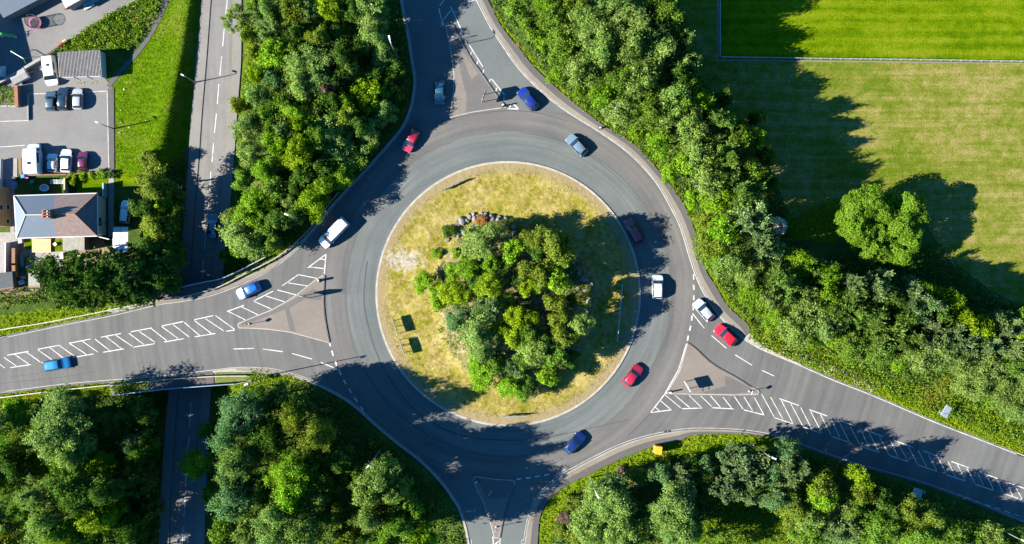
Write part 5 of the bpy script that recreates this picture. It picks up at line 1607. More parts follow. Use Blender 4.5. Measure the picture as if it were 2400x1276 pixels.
# covered trailer
tr_ = thing('covered_trailer', 'small white covered box trailer by the diagonal stone wall', 'trailer', W(53, 183), R(28))
mb = MB(); mb.box((0, 0, .95), (2.6, 1.6, .9)); mb.build('body', M['white'], tr_, world=False)
mb = MB(); mb.add([(-1.34, -.84, 1.4), (1.34, -.84, 1.4), (1.34, .84, 1.4), (-1.34, .84, 1.4), (-1.3, 0, 1.66), (1.3, 0, 1.66)], [(0, 1, 5, 4), (2, 3, 4, 5), (0, 4, 3), (1, 2, 5)]); mb.build('cover', M['concrete'], tr_, world=False, flat=True)
for s in (1, -1):
    MB().tube((0, s * .70, .3), (0, s * .9, .3), .3, .3, 16).build('wheel', M['rubber'], tr_, world=False)
MB().tube((1.2, 0, .5), (2.1, 0, .45), .05).build('drawbar', M['steel'], tr_, world=False)


# ------------------------------------------------------------------ street furniture
def lamp(bx, by, tx, ty, label, h=10.3, zb=-0.04, arm=0.7):
    b = W(bx, by, zb)
    d = Vector((tx - bx, -(ty - by), 0)).normalized()
    root = thing('street_lamp', label, 'street lamp', b, 0, 'street lamps')
    mb = MB().tube((0, 0, -0.3), (0, 0, 1.3), .11, .11, 10).tube((0, 0, 1.3), (0, 0, h - .5), .085, .055, 10)
    mb.tube((0, 0, h - .5), (d.x * .15, d.y * .15, h - .1), .055, .045, 8).tube((d.x * .15, d.y * .15, h - .1), (d.x * arm, d.y * arm, h), .045, .04, 8)
    mb.build('pole', M['steel' if h > 6 else 'sign_back'], root, world=False)
    a = math.atan2(d.y, d.x)
    hd = MB()
    c = Vector((d.x * (arm + .28), d.y * (arm + .28), h + .02))
    k_ = 1.0 if h > 6 else .72
    hd.box(c, (.72 * k_, .26 * k_, .10), a); hd.box(c + Vector((-d.x * .1, -d.y * .1, .07)), (.42, .2, .07), a)
    l = hd.build('lantern', M['sign_white'], root, world=False, flat=True)
    MB().box(c + Vector((0, 0, -.07)), (.5, .2, .05), a).build('lens', M['lamp_glass'], l, world=False, flat=True)


lamp(716, 516, 692, 507, 'tall street lamp by the guard rail above left of the white van')
lamp(933, 135, 925, 105, 'tall street lamp left of the top road, over the shaded lane')
lamp(1423, 284, 1437, 262, 'tall street lamp on the grass verge at the upper right of the roundabout')
lamp(1648, 611, 1676, 606, 'tall street lamp at the right of the roundabout above the silver queueing car')
lamp(628, 880, 595, 893, 'tall street lamp below the left road whose shadow crosses the give-way line', 10.6)
lamp(890, 1057, 877, 1075, 'tall street lamp on the dark verge at the lower left of the roundabout')
lamp(1383, 1120, 1395, 1145, 'tall street lamp on the grass below the bottom right footway')
lamp(1765, 1043, 1798, 1058, 'tall street lamp at the top of the bottom right wood')
lamp(2315, 1225, 2355, 1242, 'tall street lamp at the bottom right end of the right road')
lamp(51, 951, 0, 963, 'tall street lamp below the left road at the left photo edge')
lamp(266, 302, 240, 291, 'short street lamp at the right edge of the car park', 5.0, -0.04, .6)
lamp(460, 195, 441, 185, 'short street lamp beside the sunken lower road on the grass bank', 5.3, -2.3, .5)


def bollard(px, py, label, h=1.25, rz=0.0):
    p = W(px, py)
    r = thing('bollard', label, 'bollard', (p.x, p.y, 0.12), rz, 'white traffic bollards')
    MB().box((0, 0, h / 2), (.34, .22, h)).box((0, 0, h + .02), (.3, .18, .06)).build('shell', M['sign_white'], r, world=False)
    MB().box((0, 0, .05), (.55, .5, .1)).build('base', M['black'], r, world=False)
    for s in (1, -1):
        MB().tube((0, s * .11, h * .68), (0, s * .122, h * .68), .13, .13, 20).build('disc', M['sign_blue'], r, world=False)


bollard(749, 658, 'white bollard at the upper tip of the left traffic island', rz=R(80))
bollard(1179, 249, 'white bollard at the lower corner of the top traffic island', rz=R(20))
bollard(1117, 1128, 'white bollard at the upper left corner of the bottom traffic island', rz=R(20))
bollard(1569, 919, 'white bollard at the lower left tip of the right traffic island', rz=R(20))
bollard(1406, 301, 'short white bollard on the footway at the upper right of the roundabout', 0.8)


def board_sign(px1, py1, px2, py2, label, bw, bh, zb, mat_face, side=1, point=False):
    """two posts (given by photo pixels on the ground) carrying one upright board"""
    a, b = W(px1, py1), W(px2, py2)
    c = (a + b) / 2
    d = (b - a).normalized(); an = math.atan2(d.y, d.x); nrm = Vector((-d.y, d.x, 0)) * side
    root = thing('direction_sign', label, 'road sign', (c.x, c.y, 0.12))
    for p in (a, b):
        MB().tube((p.x, p.y, 0), (p.x, p.y, zb + bh * .92), .055, .055, 8).build('post', M['steel'], root)
    k = []
    for s, t in ((-.5, 0), (.5, 0), (.5, .8 if point else 1), (0, 1.25 if point else 1), (-.5, .8 if point else 1)):
        k.append(Vector((c.x, c.y, 0)) + d * bw * s + Vector((0, 0, zb + bh * t)))
    o1, o2 = nrm * .075, nrm * .10
    mb = MB(); n = len(k)
    mb.add([q + o1 for q in k] + [q + o2 for q in k], [tuple(range(n)), tuple(range(2 * n - 1, n - 1, -1))] + [(i, n + i, n + (i + 1) % n, (i + 1) % n) for i in range(n)])
    bd = mb.build('board', M['sign_white'], root, flat=True)
    kk = [Vector((c.x, c.y, 0)) + (q - Vector((c.x, c.y, 0)) - Vector((0, 0, zb + bh / 2))) * .94 + Vector((0, 0, zb + bh / 2)) for q in k]
    mb = MB(); mb.add([q + o2 + nrm * .004 for q in kk], [tuple(range(n))])
    mb.build('face', mat_face, bd, flat=True)


board_sign(711, 694, 728, 698, 'green direction sign on two posts on the left traffic island', 2.0, 1.9, 1.4, M['sign_face'], 1, True)
board_sign(1137, 222, 1131, 240, 'green direction sign on two posts on the top traffic island', 2.3, 1.9, 1.6, M['sign_face'], 1, True)
board_sign(1603, 895, 1612, 911, 'direction sign on two posts on the right traffic island', 1.9, 1.5, 1.3, M['sign_white'], -1, False)
board_sign(1147, 1156, 1152, 1149, 'small white board sign on the bottom traffic island', 1.0, .7, 1.2, M['sign_white'], 1, False)


def round_sign(px, py, label, h=2.2, rz=0.0, z=0.12, n=1, mat='sign_blue'):
    p = W(px, py)
    r = thing('round_sign', label, 'road sign', (p.x, p.y, z), rz)
    MB().tube((0, 0, -.2), (0, 0, h + .3 + .65 * (n - 1)), .045, .045, 8).build('post', M['steel'], r, world=False)
    MB().tube((0, 0, -.05), (0, 0, .28), .17, .12, 10).build('base', M['sign_white'], r, world=False)
    for k in range(n):
        zc = h + .65 * k
        d = MB().tube((0.05, 0, zc), (.075, 0, zc), .31, .31, 24).build('disc', M['sign_white'], r, world=False)
        MB().tube((.074, 0, zc), (.08, 0, zc), .27, .27, 24).build('face', M[mat], d, world=False)


round_sign(584, 760, 'round sign on a post at the left tip of the left traffic island', 2.1, R(165))
round_sign(1755, 917, 'round sign on a post at the right tip of the right traffic island', 2.0, R(-20), n=1)
round_sign(1163, 1235, 'round sign on a post at the narrow end of the bottom traffic island', 2.3, R(-90))
round_sign(588, 894, 'pair of round signs on one post on the verge below the left road', 2.4, R(170), -.04, 2, 'tail')
round_sign(1064, 95, 'small round sign on a post halfway up the top traffic island', 2.0, R(90))


def long_board(px1, py1, px2, py2, label, h, zb, mat, posts, zg=0.14, panels=None):
    a, b = W(px1, py1), W(px2, py2)
    c = (a + b) / 2; d = b - a; L = d.length; u = d.normalized(); an = math.atan2(d.y, d.x)
    root = thing('chevron_board', label, 'road sign', (c.x, c.y, zg))
    for i in range(posts):
        p = a + d * (i + .5) / posts
        MB().tube((p.x, p.y, zg - .2), (p.x, p.y, zg + zb + h * .95), .05, .05, 8).build('post', M['steel'], root)
    nrm = Vector((-u.y, u.x, 0))
    for f0, f1 in (panels or ((0, 1),)):
        m_ = a + d * (f0 + f1) / 2 + nrm * .08
        bd = MB().box((m_.x, m_.y, zg + zb + h / 2), (L * (f1 - f0), .05, h), an).build('board', mat, root, flat=True)
        MB().box((m_.x, m_.y, zg + zb + h + .02), (L * (f1 - f0) + .03, .12, .04), an).build('top_rail', mat, bd, flat=True)
    return root


long_board(1456, 668, 1444, 800, 'long cyan-grey board sign on posts at the right of the planted island', 1.0, .35, M['sign_teal'], 5)  # grey board; the cyan it reflects is put into its colour
long_board(1037, 448, 1089, 423, 'short grey board sign at the upper left of the planted island', .8, .35, M['sign_back'], 3)
long_board(1179, 976, 1235, 974, 'short grey board sign at the bottom of the planted island', .8, .3, M['sign_back'], 3)
r_ = long_board(920, 744, 950, 834, 'two-panel sign with a round sign between, at the left of the planted island', .95, .8, M['sign_back'], 6, panels=((0.02, .42), (.60, .98)))
p = W(931, 811)
MB().tube((p.x, p.y, 0), (p.x, p.y, 2.0), .05, .05, 8).build('post', M['steel'], r_)
MB().tube((p.x - .06, p.y, 1.9), (p.x - .03, p.y, 1.9), .45, .45, 24).build('disc', M['sign_white'], r_)
# roadside cabinet and verge signs
p = W(1539, 1051)
cb = thing('roadside_cabinet', 'tall yellow roadside cabinet on the grass behind the bottom right footway', 'cabinet', (p.x, p.y, -.05), R(-6))
MB().box((0, 0, 1.2), (1.0, 1.2, 2.3)).build('shell', M['yellow'], cb, world=False)
MB().box((0, 0, 2.38), (1.08, 1.28, .06)).build('lid', M['yellow'], cb, world=False)
MB().box((0, 0, .05), (1.3, 1.5, .1)).build('plinth', M['concrete'], cb, world=False)


def verge_sign(px, py, rz, label, mat, w, h, tilt, lab_part):
    p = W(px, py)
    r = thing('verge_sign', label, 'road sign', (p.x, p.y, -.05), rz)
    for s in (-.35, .35):
        MB().tube((0, s * w, 0), (0, s * w, 2.0), .05, .05, 8).build('post', M['steel'], r, world=False)
    MB().box((.08, 0, 2.1), (.05, w, h), 0, ('Y', R(tilt))).build('board', mat, r, world=False, flat=True)
    MB().tube((.1, w * .3, 2.3), (1.1, w * .3, 2.3), .04).tube((1.1, w * .3 - .3, 2.3), (1.1, w * .3 + .3, 2.3), .06).build('bracket', M['steel'], r, world=False)


verge_sign(2207, 962, R(150), 'white tilted board sign with bracket in the verge above the right road', M['sign_white'], 1.9, 1.5, 62, '')
verge_sign(2138, 1150, R(-15), 'pale blue tilted panel on posts in the verge below the right road', M['sign_teal'], 1.5, 1.4, 62, '')

# ------------------------------------------------------------------ houses, yards and car park
struct(MB().sheet(XY([(-300, -200), (380, -200), (350, -20), (300, 12), (225, 52), (160, 98), (118, 126), (100, 140), (0, 198), (-300, 360)]), -0.020).build('yard', M['lot'], flat=True))
struct(MB().sheet(XY([(-300, 360), (0, 198), (100, 140), (134, 182), (246, 184), (258, 198), (268, 215), (268, 402), (215, 402), (62, 408), (55, 372), (-300, 372)]), -0.014).build('car_park', M['lot'], flat=True))
pth = [(398, -40), (390, 0), (374, 40), (350, 85), (318, 128), (285, 165), (264, 190), (254, 204)]
q = XY(smooth(pth))
zq = [float(terrain_z(a, b)) + .06 for a, b in q]
struct(MB().strip(offset_line(q, .36), offset_line(q, -.36), [z for z in zq]).build('footpath', M['path'], flat=True))
struct(MB().prism(XY([(253, 208), (267, 208), (268, 400), (257, 400)]), -.05, .05).build('footpath', M['path'], flat=True))
LP = MB()
for a in ((67, 221, 251, 214), (251, 214, 255, 398), (0, 285, 67, 283), (0, 345, 58, 341)):
    LP.line(W(*a[:2]), W(*a[2:]), .12, -.004)
struct(LP.build('car_park_lines', M['edge_paint'], flat=True))


def box_wall(name, label, cat, pts, t, h, mat, z0=-.08, cap=None):
    q = XY(pts)
    root = thing(name, label, cat, (*q[0], z0))
    mb = MB()
    for a, b in zip(q, q[1:]):
        d = Vector(b) - Vector(a)
        c = (Vector(a) + Vector(b)) / 2
        mb.box((c.x, c.y, z0 + h / 2), (d.length + t * .6, t, h), math.atan2(d.y, d.x))
    mb.build('wall' if cap else 'body', mat, root, flat=True)
    if cap:
        mb = MB()
        for a, b in zip(q, q[1:]):
            d = Vector(b) - Vector(a); c = (Vector(a) + Vector(b)) / 2
            mb.box((c.x, c.y, z0 + h + .035), (d.length + t * .5, t + .08, .07), math.atan2(d.y, d.x))
        mb.build('coping', cap, root, flat=True)
    return root


box_wall('stone_wall', 'diagonal pale stone wall between the yard and the car park', 'wall', [(-40, 222), (0, 198), (30, 181), (62, 163), (99, 141)], .36, 1.0, M['wall_stone'], cap=M['concrete'])
box_wall('brick_wall', 'short brown brick wall right of the yellow-flowered garden', 'wall', [(45, 205), (47, 250)], .5, 1.3, M['brick'], cap=M['brick'])
box_wall('brick_wall', 'low brick wall along the bottom of the yellow-flowered garden', 'wall', [(-20, 250), (20, 250), (44, 251)], .25, .5, M['brick'], cap=M['concrete'])
box_wall('low_wall', 'low kerb wall boxing in the left of the car park', 'wall', [(67, 224), (68, 282)], .16, .45, M['concrete'])
box_wall('garden_wall', 'dark wall along the foot of the car park above the gardens', 'wall', [(62, 412), (160, 410), (255, 404)], .2, .8, M['timber'])
rail('picket_fence', 'dark picket fence between the yard and the bracken', 'fence', [(100, 139), (118, 128), (140, 113), (162, 97)], 1.1, M['timber'], .35, (.85, .35), .09, .08)
scatter('garden_plants', [[(-10, 200), (42, 207), (44, 248), (-10, 248)]], 14, .25, .7, M['bracken'], 41, per=7, avoid=False)
scatter('wildflowers', [[(14, 232), (36, 230), (38, 246), (16, 246)]], 14, .16, .9, M['gorse'], 42, per=6, avoid=False)
scatter('wildflowers', [[(180, 186), (200, 186), (196, 195), (182, 195)], [(220, 186), (232, 188), (228, 196), (220, 194)]], 8, .18, .3, M['gorse'], 43, per=6, avoid=False)


def slope_roof(mb, pts):
    """single sloped slab from 4 top corners (xyz)"""
    n = len(pts)
    mb.add([tuple(p) for p in pts] + [(p[0], p[1], p[2] - .1) for p in pts], [tuple(range(n)), tuple(range(2 * n - 1, n - 1, -1))] + [(i, n + i, n + (i + 1) % n, (i + 1) % n) for i in range(n)])
    return mb


# garage with a corrugated roof
g = thing('garage', 'grey garage with a corrugated roof beside the white camper van', 'garage', W(190, 155))
zr = 2.75
c4 = [W(135, 123, zr), W(234, 117, zr), W(237, 178, zr), W(137, 181, zr)]
ctr = sum(c4, Vector()) / 4
foot = [tuple(((p - ctr) * .96 + ctr)[:2]) for p in c4]
MB().prism(foot, -.06, zr - .42, False).build('wall', M['offwhite'], g, flat=True)
mb = MB(); n = 30
vs = []
for i in range(n * 2):
    t = i / (n * 2 - 1)
    a = c4[0].lerp(c4[1], t); b = c4[3].lerp(c4[2], t)
    dz = .07 if i % 2 else -.05
    vs += [(a.x, a.y, a.z + dz), (b.x, b.y, b.z + dz - .25)]
mb.add(vs, [(2 * i, 2 * i + 1, 2 * i + 3, 2 * i + 2) for i in range(n * 2 - 1)])
mb.build('roof', M['corr'], g, flat=True)
a, b = Vector(foot[3]), Vector(foot[2])
for k in range(3):
    m_ = a.lerp(b, (k + .5) / 3); d = b - a
    MB().box((m_.x, m_.y - .04, 1.1), (d.length * .28, .06, 2.1), math.atan2(d.y, d.x)).build('garage_door', M['white'], g, flat=True)

# semi-detached house, hipped roof in two halves
ZE, ZR = 5.0, 7.4
h_ = thing('semi_detached_house', 'semi-detached house with one slate-blue and one brown tiled roof half', 'house', W(145, 510))
NWc, NEc, SEc, SWc = W(33, 460, ZE), W(227, 454, ZE), W(228, 553, ZE), W(39, 558, ZE)
RA, RB = W(60, 504, ZR), W(176, 502, ZR)
mN, mS = NWc.lerp(NEc, .50), SWc.lerp(SEc, .485)
mR = RA.lerp(RB, .55)
fp = [tuple((p + (W(133, 507, ZE) - p).normalized() * .55)[:2]) for p in (NWc, NEc, SEc, SWc)]
MB().prism(fp, -.08, ZE - .12, False).build('wall', M['offwhite'], h_, flat=True)
mb = MB()
for f in ((NWc, SWc, RA), (SWc, mS, mR, RA), (mN, NWc, RA, mR)):
    mb.add(f, [tuple(range(len(f)))])
ro1 = mb.build('roof', M['slate_new'], h_, flat=True); ro1['label'] = 'newer slate-blue half of the roof'
mb = MB()
for f in ((SEc, NEc, RB), (NEc, mN, mR, RB), (mS, SEc, RB, mR)):
    mb.add(f, [tuple(range(len(f)))])
ro2 = mb.build('roof', M['tile_old'], h_, flat=True); ro2['label'] = 'older brown tiled half of the roof'
MB().path([mR + Vector((.1, 0, .05)), RB + Vector((0, 0, .05))], .13, 8).build('ridge_tiles', M['ridge_red'], ro2)
for e in (NEc, SEc):
    MB().path([RB + Vector((0, 0, .04)), e + Vector((0, 0, .04))], .11, 8).build('hip_tiles', M['ridge_red'], ro2)
MB().path([RA + Vector((0, 0, .05)), mR + Vector((-.1, 0, .05))], .12, 8).build('ridge_tiles', M['ridge_pale'], ro1)
for e in (NWc, SWc):
    MB().path([RA + Vector((0, 0, .04)), e + Vector((0, 0, .04))], .08, 8).build('hip_tiles', M['ridge_pale'], ro1)
for a, b in ((NWc, NEc), (NEc, SEc), (SEc, SWc), (SWc, NWc)):
    d = b - a; m_ = (a + b) / 2; nn = Vector((d.y, -d.x, 0)).normalized()
    if (m_ + nn - W(133, 507, ZE)).length < (m_ - W(133, 507, ZE)).length:
        nn = -nn
    MB().box((m_.x + nn.x * .05, m_.y + nn.y * .05, ZE - .08), (d.length + .12, .13, .12), math.atan2(d.y, d.x)).build('gutter', M['white'], h_, flat=True)
chc = W(115, 503, 7.4)
ch = MB().box((chc.x, chc.y, 7.3), (1.25, 1.35, 2.4)).build('chimney', M['brick'], ro1, flat=True)
MB
for i, (dx, dy) in enumerate(((-.35, .42), (.35, .42), (-.35, -.42), (.35, -.42), (-.35, 0), (.35, 0))):
    o = MB().tube((chc.x + dx, chc.y + dy, 8.5), (chc.x + dx, chc.y + dy, 8.95), .15, .12, 10).build('chimney', M['ridge_pale' if i % 2 else 'ridge_red'], ro1); o.name = 'chimney_pot'
ex = fp[1][0] + (fp[2][0] - fp[1][0]) * .62
for t, w, zz, hh in ((.66, 1.3, 2.7, 1.1),):
    x = fp[1][0] + (fp[2][0] - fp[1][0]) * t; y = fp[1][1] + (fp[2][1] - fp[1][1]) * t
    wf = MB().box((x + .02, y, zz), (.08, w + .16, hh + .16)).build('window', M['white'], h_, flat=True)
    MB().box((x + .05, y, zz), (.06, w, hh)).build('pane', M['glass'], wf, flat=True)
x = fp[1][0] + (fp[2][0] - fp[1][0]) * .50; y = fp[1][1] + (fp[2][1] - fp[1][1]) * .48
MB().box((x + .06, y, 3.9), (.14, .5, .6)).build('wall_vent', M['black'], h_, flat=True)
MB().tube((x + .08, y - 1.3, 0), (x + .08, y - 1.3, 4.8), .05).build('drainpipe', M['sign_back'], h_)

# flat-roofed lean-to behind the house
lt = thing('lean_to', 'flat grey-roofed lean-to behind the brown half of the house', 'outbuilding', W(172, 571))
z = 2.6
MB().prism(XY([(150, 557), (196, 557), (196, 586), (150, 586)], z), -.06, z - .02, False).build('wall', M['brick'], lt, flat=True)
MB().prism(XY([(147, 556), (198, 556), (198, 588), (147, 588)], z + .1), z, z + .12).build('roof', M['felt'], lt, flat=True)
# carport
cp = thing('carport', 'white panelled carport right of the house', 'carport', W(282, 560))
for p in ([(265, 533), (282, 533), (282, 557), (265, 557)], [(283, 533), (300, 533), (300, 556), (283, 556)], [(264, 558), (300, 557), (300, 574), (264, 575)], [(264, 576), (300, 575), (299, 591), (264, 591)]):
    MB().prism(XY(p, 2.3), 2.26, 2.32).build('roof_panel', M['white'], cp, flat=True)
for x, y in ((267, 536), (298, 536), (267, 588), (297, 588)):
    q = W(x, y, 2.2)
    MB().box((q.x, q.y, 1.1), (.1, .1, 2.25)).build('post', M['steel'], cp, flat=True)
MB().prism(XY([(263.4, 532), (301, 532), (301, 532.8), (263.4, 532.8)], 2.25), 2.1, 2.25).build('beam', M['steel'], cp, flat=True)

# gardens behind and before the houses
for nm, pts, z, m_ in (('lawn', [(180, 420), (252, 416), (252, 452), (180, 453)], -.02, 'pitch'), ('lawn', [(271, 412), (322, 405), (325, 436), (271, 437)], -.02, 'pitch'), ('lawn', [(58, 562), (76, 562), (76, 584), (58, 584)], -.02, 'pitch'), ('lawn', [(123, 562), (146, 562), (146, 589), (123, 589)], -.02, 'pitch'),
                       ('garden_path', [(254, 408), (267, 405), (266, 556), (254, 556)], -.022, 'slab'), ('patio', [(46, 590), (152, 590), (150, 640), (46, 648)], -.022, 'slab'), ('patio', [(-20, 545), (40, 545), (40, 660), (-20, 640)], -.026, 'slab'), ('patio', [(8, 372), (40, 372), (40, 442), (8, 442)], -.022, 'slab'), ('patio', [(24, 440), (34, 440), (34, 560), (24, 560)], -.021, 'slab')):
    struct(MB().sheet(XY(pts), z).build(nm, M[m_], flat=True))
dk = thing('timber_deck', 'yellow timber deck behind the slate-blue half of the house', 'deck', W(100, 575))
for k in range(9):
    y0 = 560 + k * 3.6
    MB().prism(XY([(77, y0), (121, y0), (121, y0 + 3.3), (77, y0 + 3.3)]), .28, .33).build('plank', M['deck_wood'], dk, flat=True)
MB().prism(XY([(79, 562), (119, 562), (119, 590), (79, 590)]), -.05, .275, False).build('frame', M['timber'], dk, flat=True)
box_wall('timber_fence', 'tall brown timber fence beside the patio and sheds', 'fence', [(42, 585), (42, 620), (43, 648)], .55, 1.7, M['timber'])
box_wall('timber_fence', 'brown timber fence at the left of the white motorhome', 'fence', [(55, 374), (56, 408)], .45, 1.4, M['timber'])
box_wall('garden_wall', 'white wall beside the alley left of the brown timber fence', 'wall', [(22, 570), (21, 640)], .2, 1.5, M['white'])
box_wall('garden_wall', 'thin white wall from the house corner to the carport', 'wall', [(231, 554), (263, 562)], .14, 1.6, M['white'])
box_wall('garden_wall', 'white rail wall along the left patio', 'wall', [(7, 375), (6, 440)], .12, 1.1, M['white'])
box_wall('garden_gate', 'green side gate by the house wall and garden path', 'gate', [(250, 432), (250, 462)], .2, 1.7, M['sign_teal'])
box_wall('hedge_post', 'tan timber fence stub between the two gardens', 'fence', [(159, 420), (159, 455)], .22, 1.5, M['deck_wood'])


def shed(name, label, pts, h, roofm, wallm, over=.1):
    c = np.mean(np.array(pts), axis=0)
    r = thing(name, label, 'shed', W(*c))
    q = [Vector((*p, 0)) for p in XY(pts, h)]
    m_ = sum(q, Vector()) / len(q)
    MB().prism([tuple((m_ + (p - m_) * .94)[:2]) for p in q], -.06, h - .1, False).build('wall', wallm, r, flat=True)
    slope_roof(MB(), [(p.x, p.y, h + .12 * (1 if p.y > m_.y else -1)) for p in q]).build('roof', roofm, r, flat=True)


shed('garden_shed', 'dark felt-roofed shed at the left photo edge', [(-8, 641), (29, 637), (31, 676), (-8, 682)], 2.1, M['felt_dark'], M['timber'])
shed('garden_shed', 'small grey-roofed shed left of the dark conifers', [(67, 636), (93, 636), (93, 674), (66, 674)], 2.0, M['felt'], M['timber'])
# tan house at the left edge
th = thing('rendered_house', 'tan rendered house whose wall shows at the left photo edge', 'house', W(-60, 490))
MB().prism(XY([(26, 442), (27, 532), (-150, 536), (-150, 440)]), -.08, 4.9, False).build('wall', M['tan'], th, flat=True)
e0, e1 = W(26, 442), W(27, 532)
rz = [Vector((e0.x + .2, e0.y + .2, 4.9)), Vector((e1.x + .2, e1.y - .2, 4.9)), Vector((e1.x - 12, e1.y - .3, 4.9)), Vector((e0.x - 12, e0.y + .3, 4.9))]
t0, t1 = Vector((e0.x - 3, (e0.y + e1.y) / 2, 7.3)), Vector((e0.x - 9.5, (e0.y + e1.y) / 2, 7.3))
mb = MB()
for f in ((rz[1], rz[0], t0), (rz[0], rz[3], t1, t0), (rz[2], rz[1], t0, t1), (rz[3], rz[2], t1)):
    mb.add(f, [tuple(range(len(f)))])
mb.build('roof', M['slate_new'], th, flat=True)
for yy, zz in ((490, 3.6), (520, 1.4), (487, 1.3)):
    p = W(26.5, yy)
    wf = MB().box((p.x + .03, p.y, zz), (.1, .9, 1.0)).build('window', M['white'], th, flat=True)
    MB().box((p.x + .06, p.y, zz), (.06, .75, .85)).build('pane', M['glass'], wf, flat=True)
# slate bungalow, white annexe and a house beyond the frame that shades the yard
def gable(name, label, pts, h, ridge, wallm, roofm, along=0, over=.25):
    q = [Vector((*p, 0)) for p in XY(pts)]
    r = thing(name, label, 'house', sum(q, Vector()) / 4)
    MB().prism([tuple(p[:2]) for p in q], -.08, h, False).build('wall', wallm, r, flat=True)
    m_ = sum(q, Vector()) / 4
    e = [m_ + (p - m_) * (1 + over / (p - m_).length) + Vector((0, 0, h)) for p in q]
    a, b = (e[along] + e[(along + 3) % 4]) / 2, (e[(along + 1) % 4] + e[(along + 2) % 4]) / 2
    a.z = b.z = ridge
    mb = MB()
    for f in ((e[along], e[(along + 1) % 4], b, a), (e[(along + 2) % 4], e[(along + 3) % 4], a, b)):
        c = (f[1] - f[0]).cross(f[2] - f[0]).z
        mb.add(f if c > 0 else f[::-1], [(0, 1, 2, 3)])
    mb.build('roof', roofm, r, flat=True)
    for f in ((e[along], a, e[(along + 3) % 4]), (e[(along + 1) % 4], b, e[(along + 2) % 4])):
        MB().add([Vector((p.x, p.y, p.z - .03)) for p in f], [(0, 1, 2)]).build('gable_wall', wallm, r, flat=True)
    return r


gable('bungalow', 'slate-roofed stone bungalow in the top left corner', [(27, 48), (175, -30), (130, -125), (-20, -45)], 2.5, 4.2, M['wall_stone'], M['slate_new'])
gable('annexe', 'white-roofed annexe at the top photo edge right of the slate bungalow', [(172, 26), (330, -62), (290, -140), (140, -55)], 2.7, 3.6, M['sign_back'], M['white'])
gable('terraced_house', 'tall house outside the left photo edge shading the yard', [(-80, 20), (-35, 195), (-160, 225), (-205, 50)], 5.2, 7.6, M['offwhite'], M['slate_new'], 0)

# play things in the yard
p = W(86, 56)
tp = thing('trampoline', 'pink-edged round trampoline with a net enclosure in the yard', 'trampoline', (p.x, p.y, -.02))
def ring(r0, r1, z, n=36):
    mb = MB()
    vs = [(r * math.cos(2 * math.pi * i / n), r * math.sin(2 * math.pi * i / n), z) for r in (r0, r1) for i in range(n)]
    mb.add(vs, [(i, (i + 1) % n, n + (i + 1) % n, n + i) for i in range(n)])
    return mb
mb = ring(.76, 1.02, .70); mb.v += [(x, y, z - .05) for x, y, z in mb.v[:]]
k = len(mb.f); mb.f += [tuple(72 + i for i in f) for f in mb.f[:k]]; mb.f += [(36 + i, 36 + (i + 1) % 36, 108 + (i + 1) % 36, 108 + i) for i in range(36)]
mb.build('pad', M['pink'], tp, world=False, flat=True)
MB().tube((0, 0, .64), (0, 0, .66), .80, .80, 36).build('mat', M['net_black'], tp, world=False)
for i in range(6):
    a = i * math.pi / 3
    MB().tube((1.0 * math.cos(a), 1.0 * math.sin(a), 0), (1.0 * math.cos(a), 1.0 * math.sin(a), 2.4), .025).build('pole', M['steel'], tp, world=False)
mb = MB()
for i in range(64):
    a = 2 * math.pi * i / 64
    mb.tube((.96 * math.cos(a), .96 * math.sin(a), .7), (.96 * math.cos(a), .96 * math.sin(a), 2.38), .009, .009, 3, False)
for zz in np.linspace(.75, 2.38, 22):
    for i in range(32):
        a, b = 2 * math.pi * i / 32, 2 * math.pi * (i + 1) / 32
        w = .02 if zz > 2.3 else .007
        mb.tube((.96 * math.cos(a), .96 * math.sin(a), zz), (.96 * math.cos(b), .96 * math.sin(b), zz), w, w, 3, False)
mb.build('net', M['net_black'], tp, world=False)
sl = thing('garden_slide', 'lime green garden slide with a white ladder in the shaded yard', 'slide', W(27, 88))
a, b = W(15, 87), W(42, 88)
mb = MB(); d = Vector((0, .22, 0))
prof = [(0, 2.2), (.12, 2.15), (.6, 1.45), (.85, 1.15), (1, 1.05)]
for (t, z), (t2, z2) in zip(prof, prof[1:]):
    p1, p2 = a.lerp(b, t), a.lerp(b, t2)
    mb.add([p1 - d + Vector((0, 0, z)), p2 - d + Vector((0, 0, z2)), p2 + d + Vector((0, 0, z2)), p1 + d + Vector((0, 0, z))], [(0, 1, 2, 3)])
    for s in (-1, 1):
        e = d * s
        mb.add([p1 + e + Vector((0, 0, z)), p2 + e + Vector((0, 0, z2)), p2 + e + Vector((0, 0, z2 + .14)), p1 + e + Vector((0, 0, z + .14))], [(0, 1, 2, 3)])
mb.build('chute', M['lime'], sl, flat=True)
MB().box((b.x - .2, b.y, .5), (.08, .36, 1.0)).build('leg', M['white'], sl, flat=True)
mb = MB()
for s in (-.22, .22):
    mb.tube((a.x - .5, a.y + s, 0), (a.x, a.y + s, 2.7), .03)
for i in range(7):
    z = .3 + i * .3
    mb.tube((a.x - .5 + z * .185, a.y - .22, z), (a.x - .5 + z * .185, a.y + .22, z), .025)
mb.build('ladder', M['white'], sl)
sw_ = thing('swing_set', 'pale swing frame with green end caps in the shaded yard', 'swing', W(42, 132))
a, b = W(25, 120, 2.0), W(55, 138, 2.0)
MB().tube(a, b, .06).build('top_bar', M['white'], sw_)
d = (b - a).normalized(); nn = Vector((-d.y, d.x, 0))
for e in (a, b):
    for s in (-1, 1):
        f = e + nn * s * .8; f.z = -.02
        MB().tube(e, f, .04).build('leg', M['lime'], sw_)
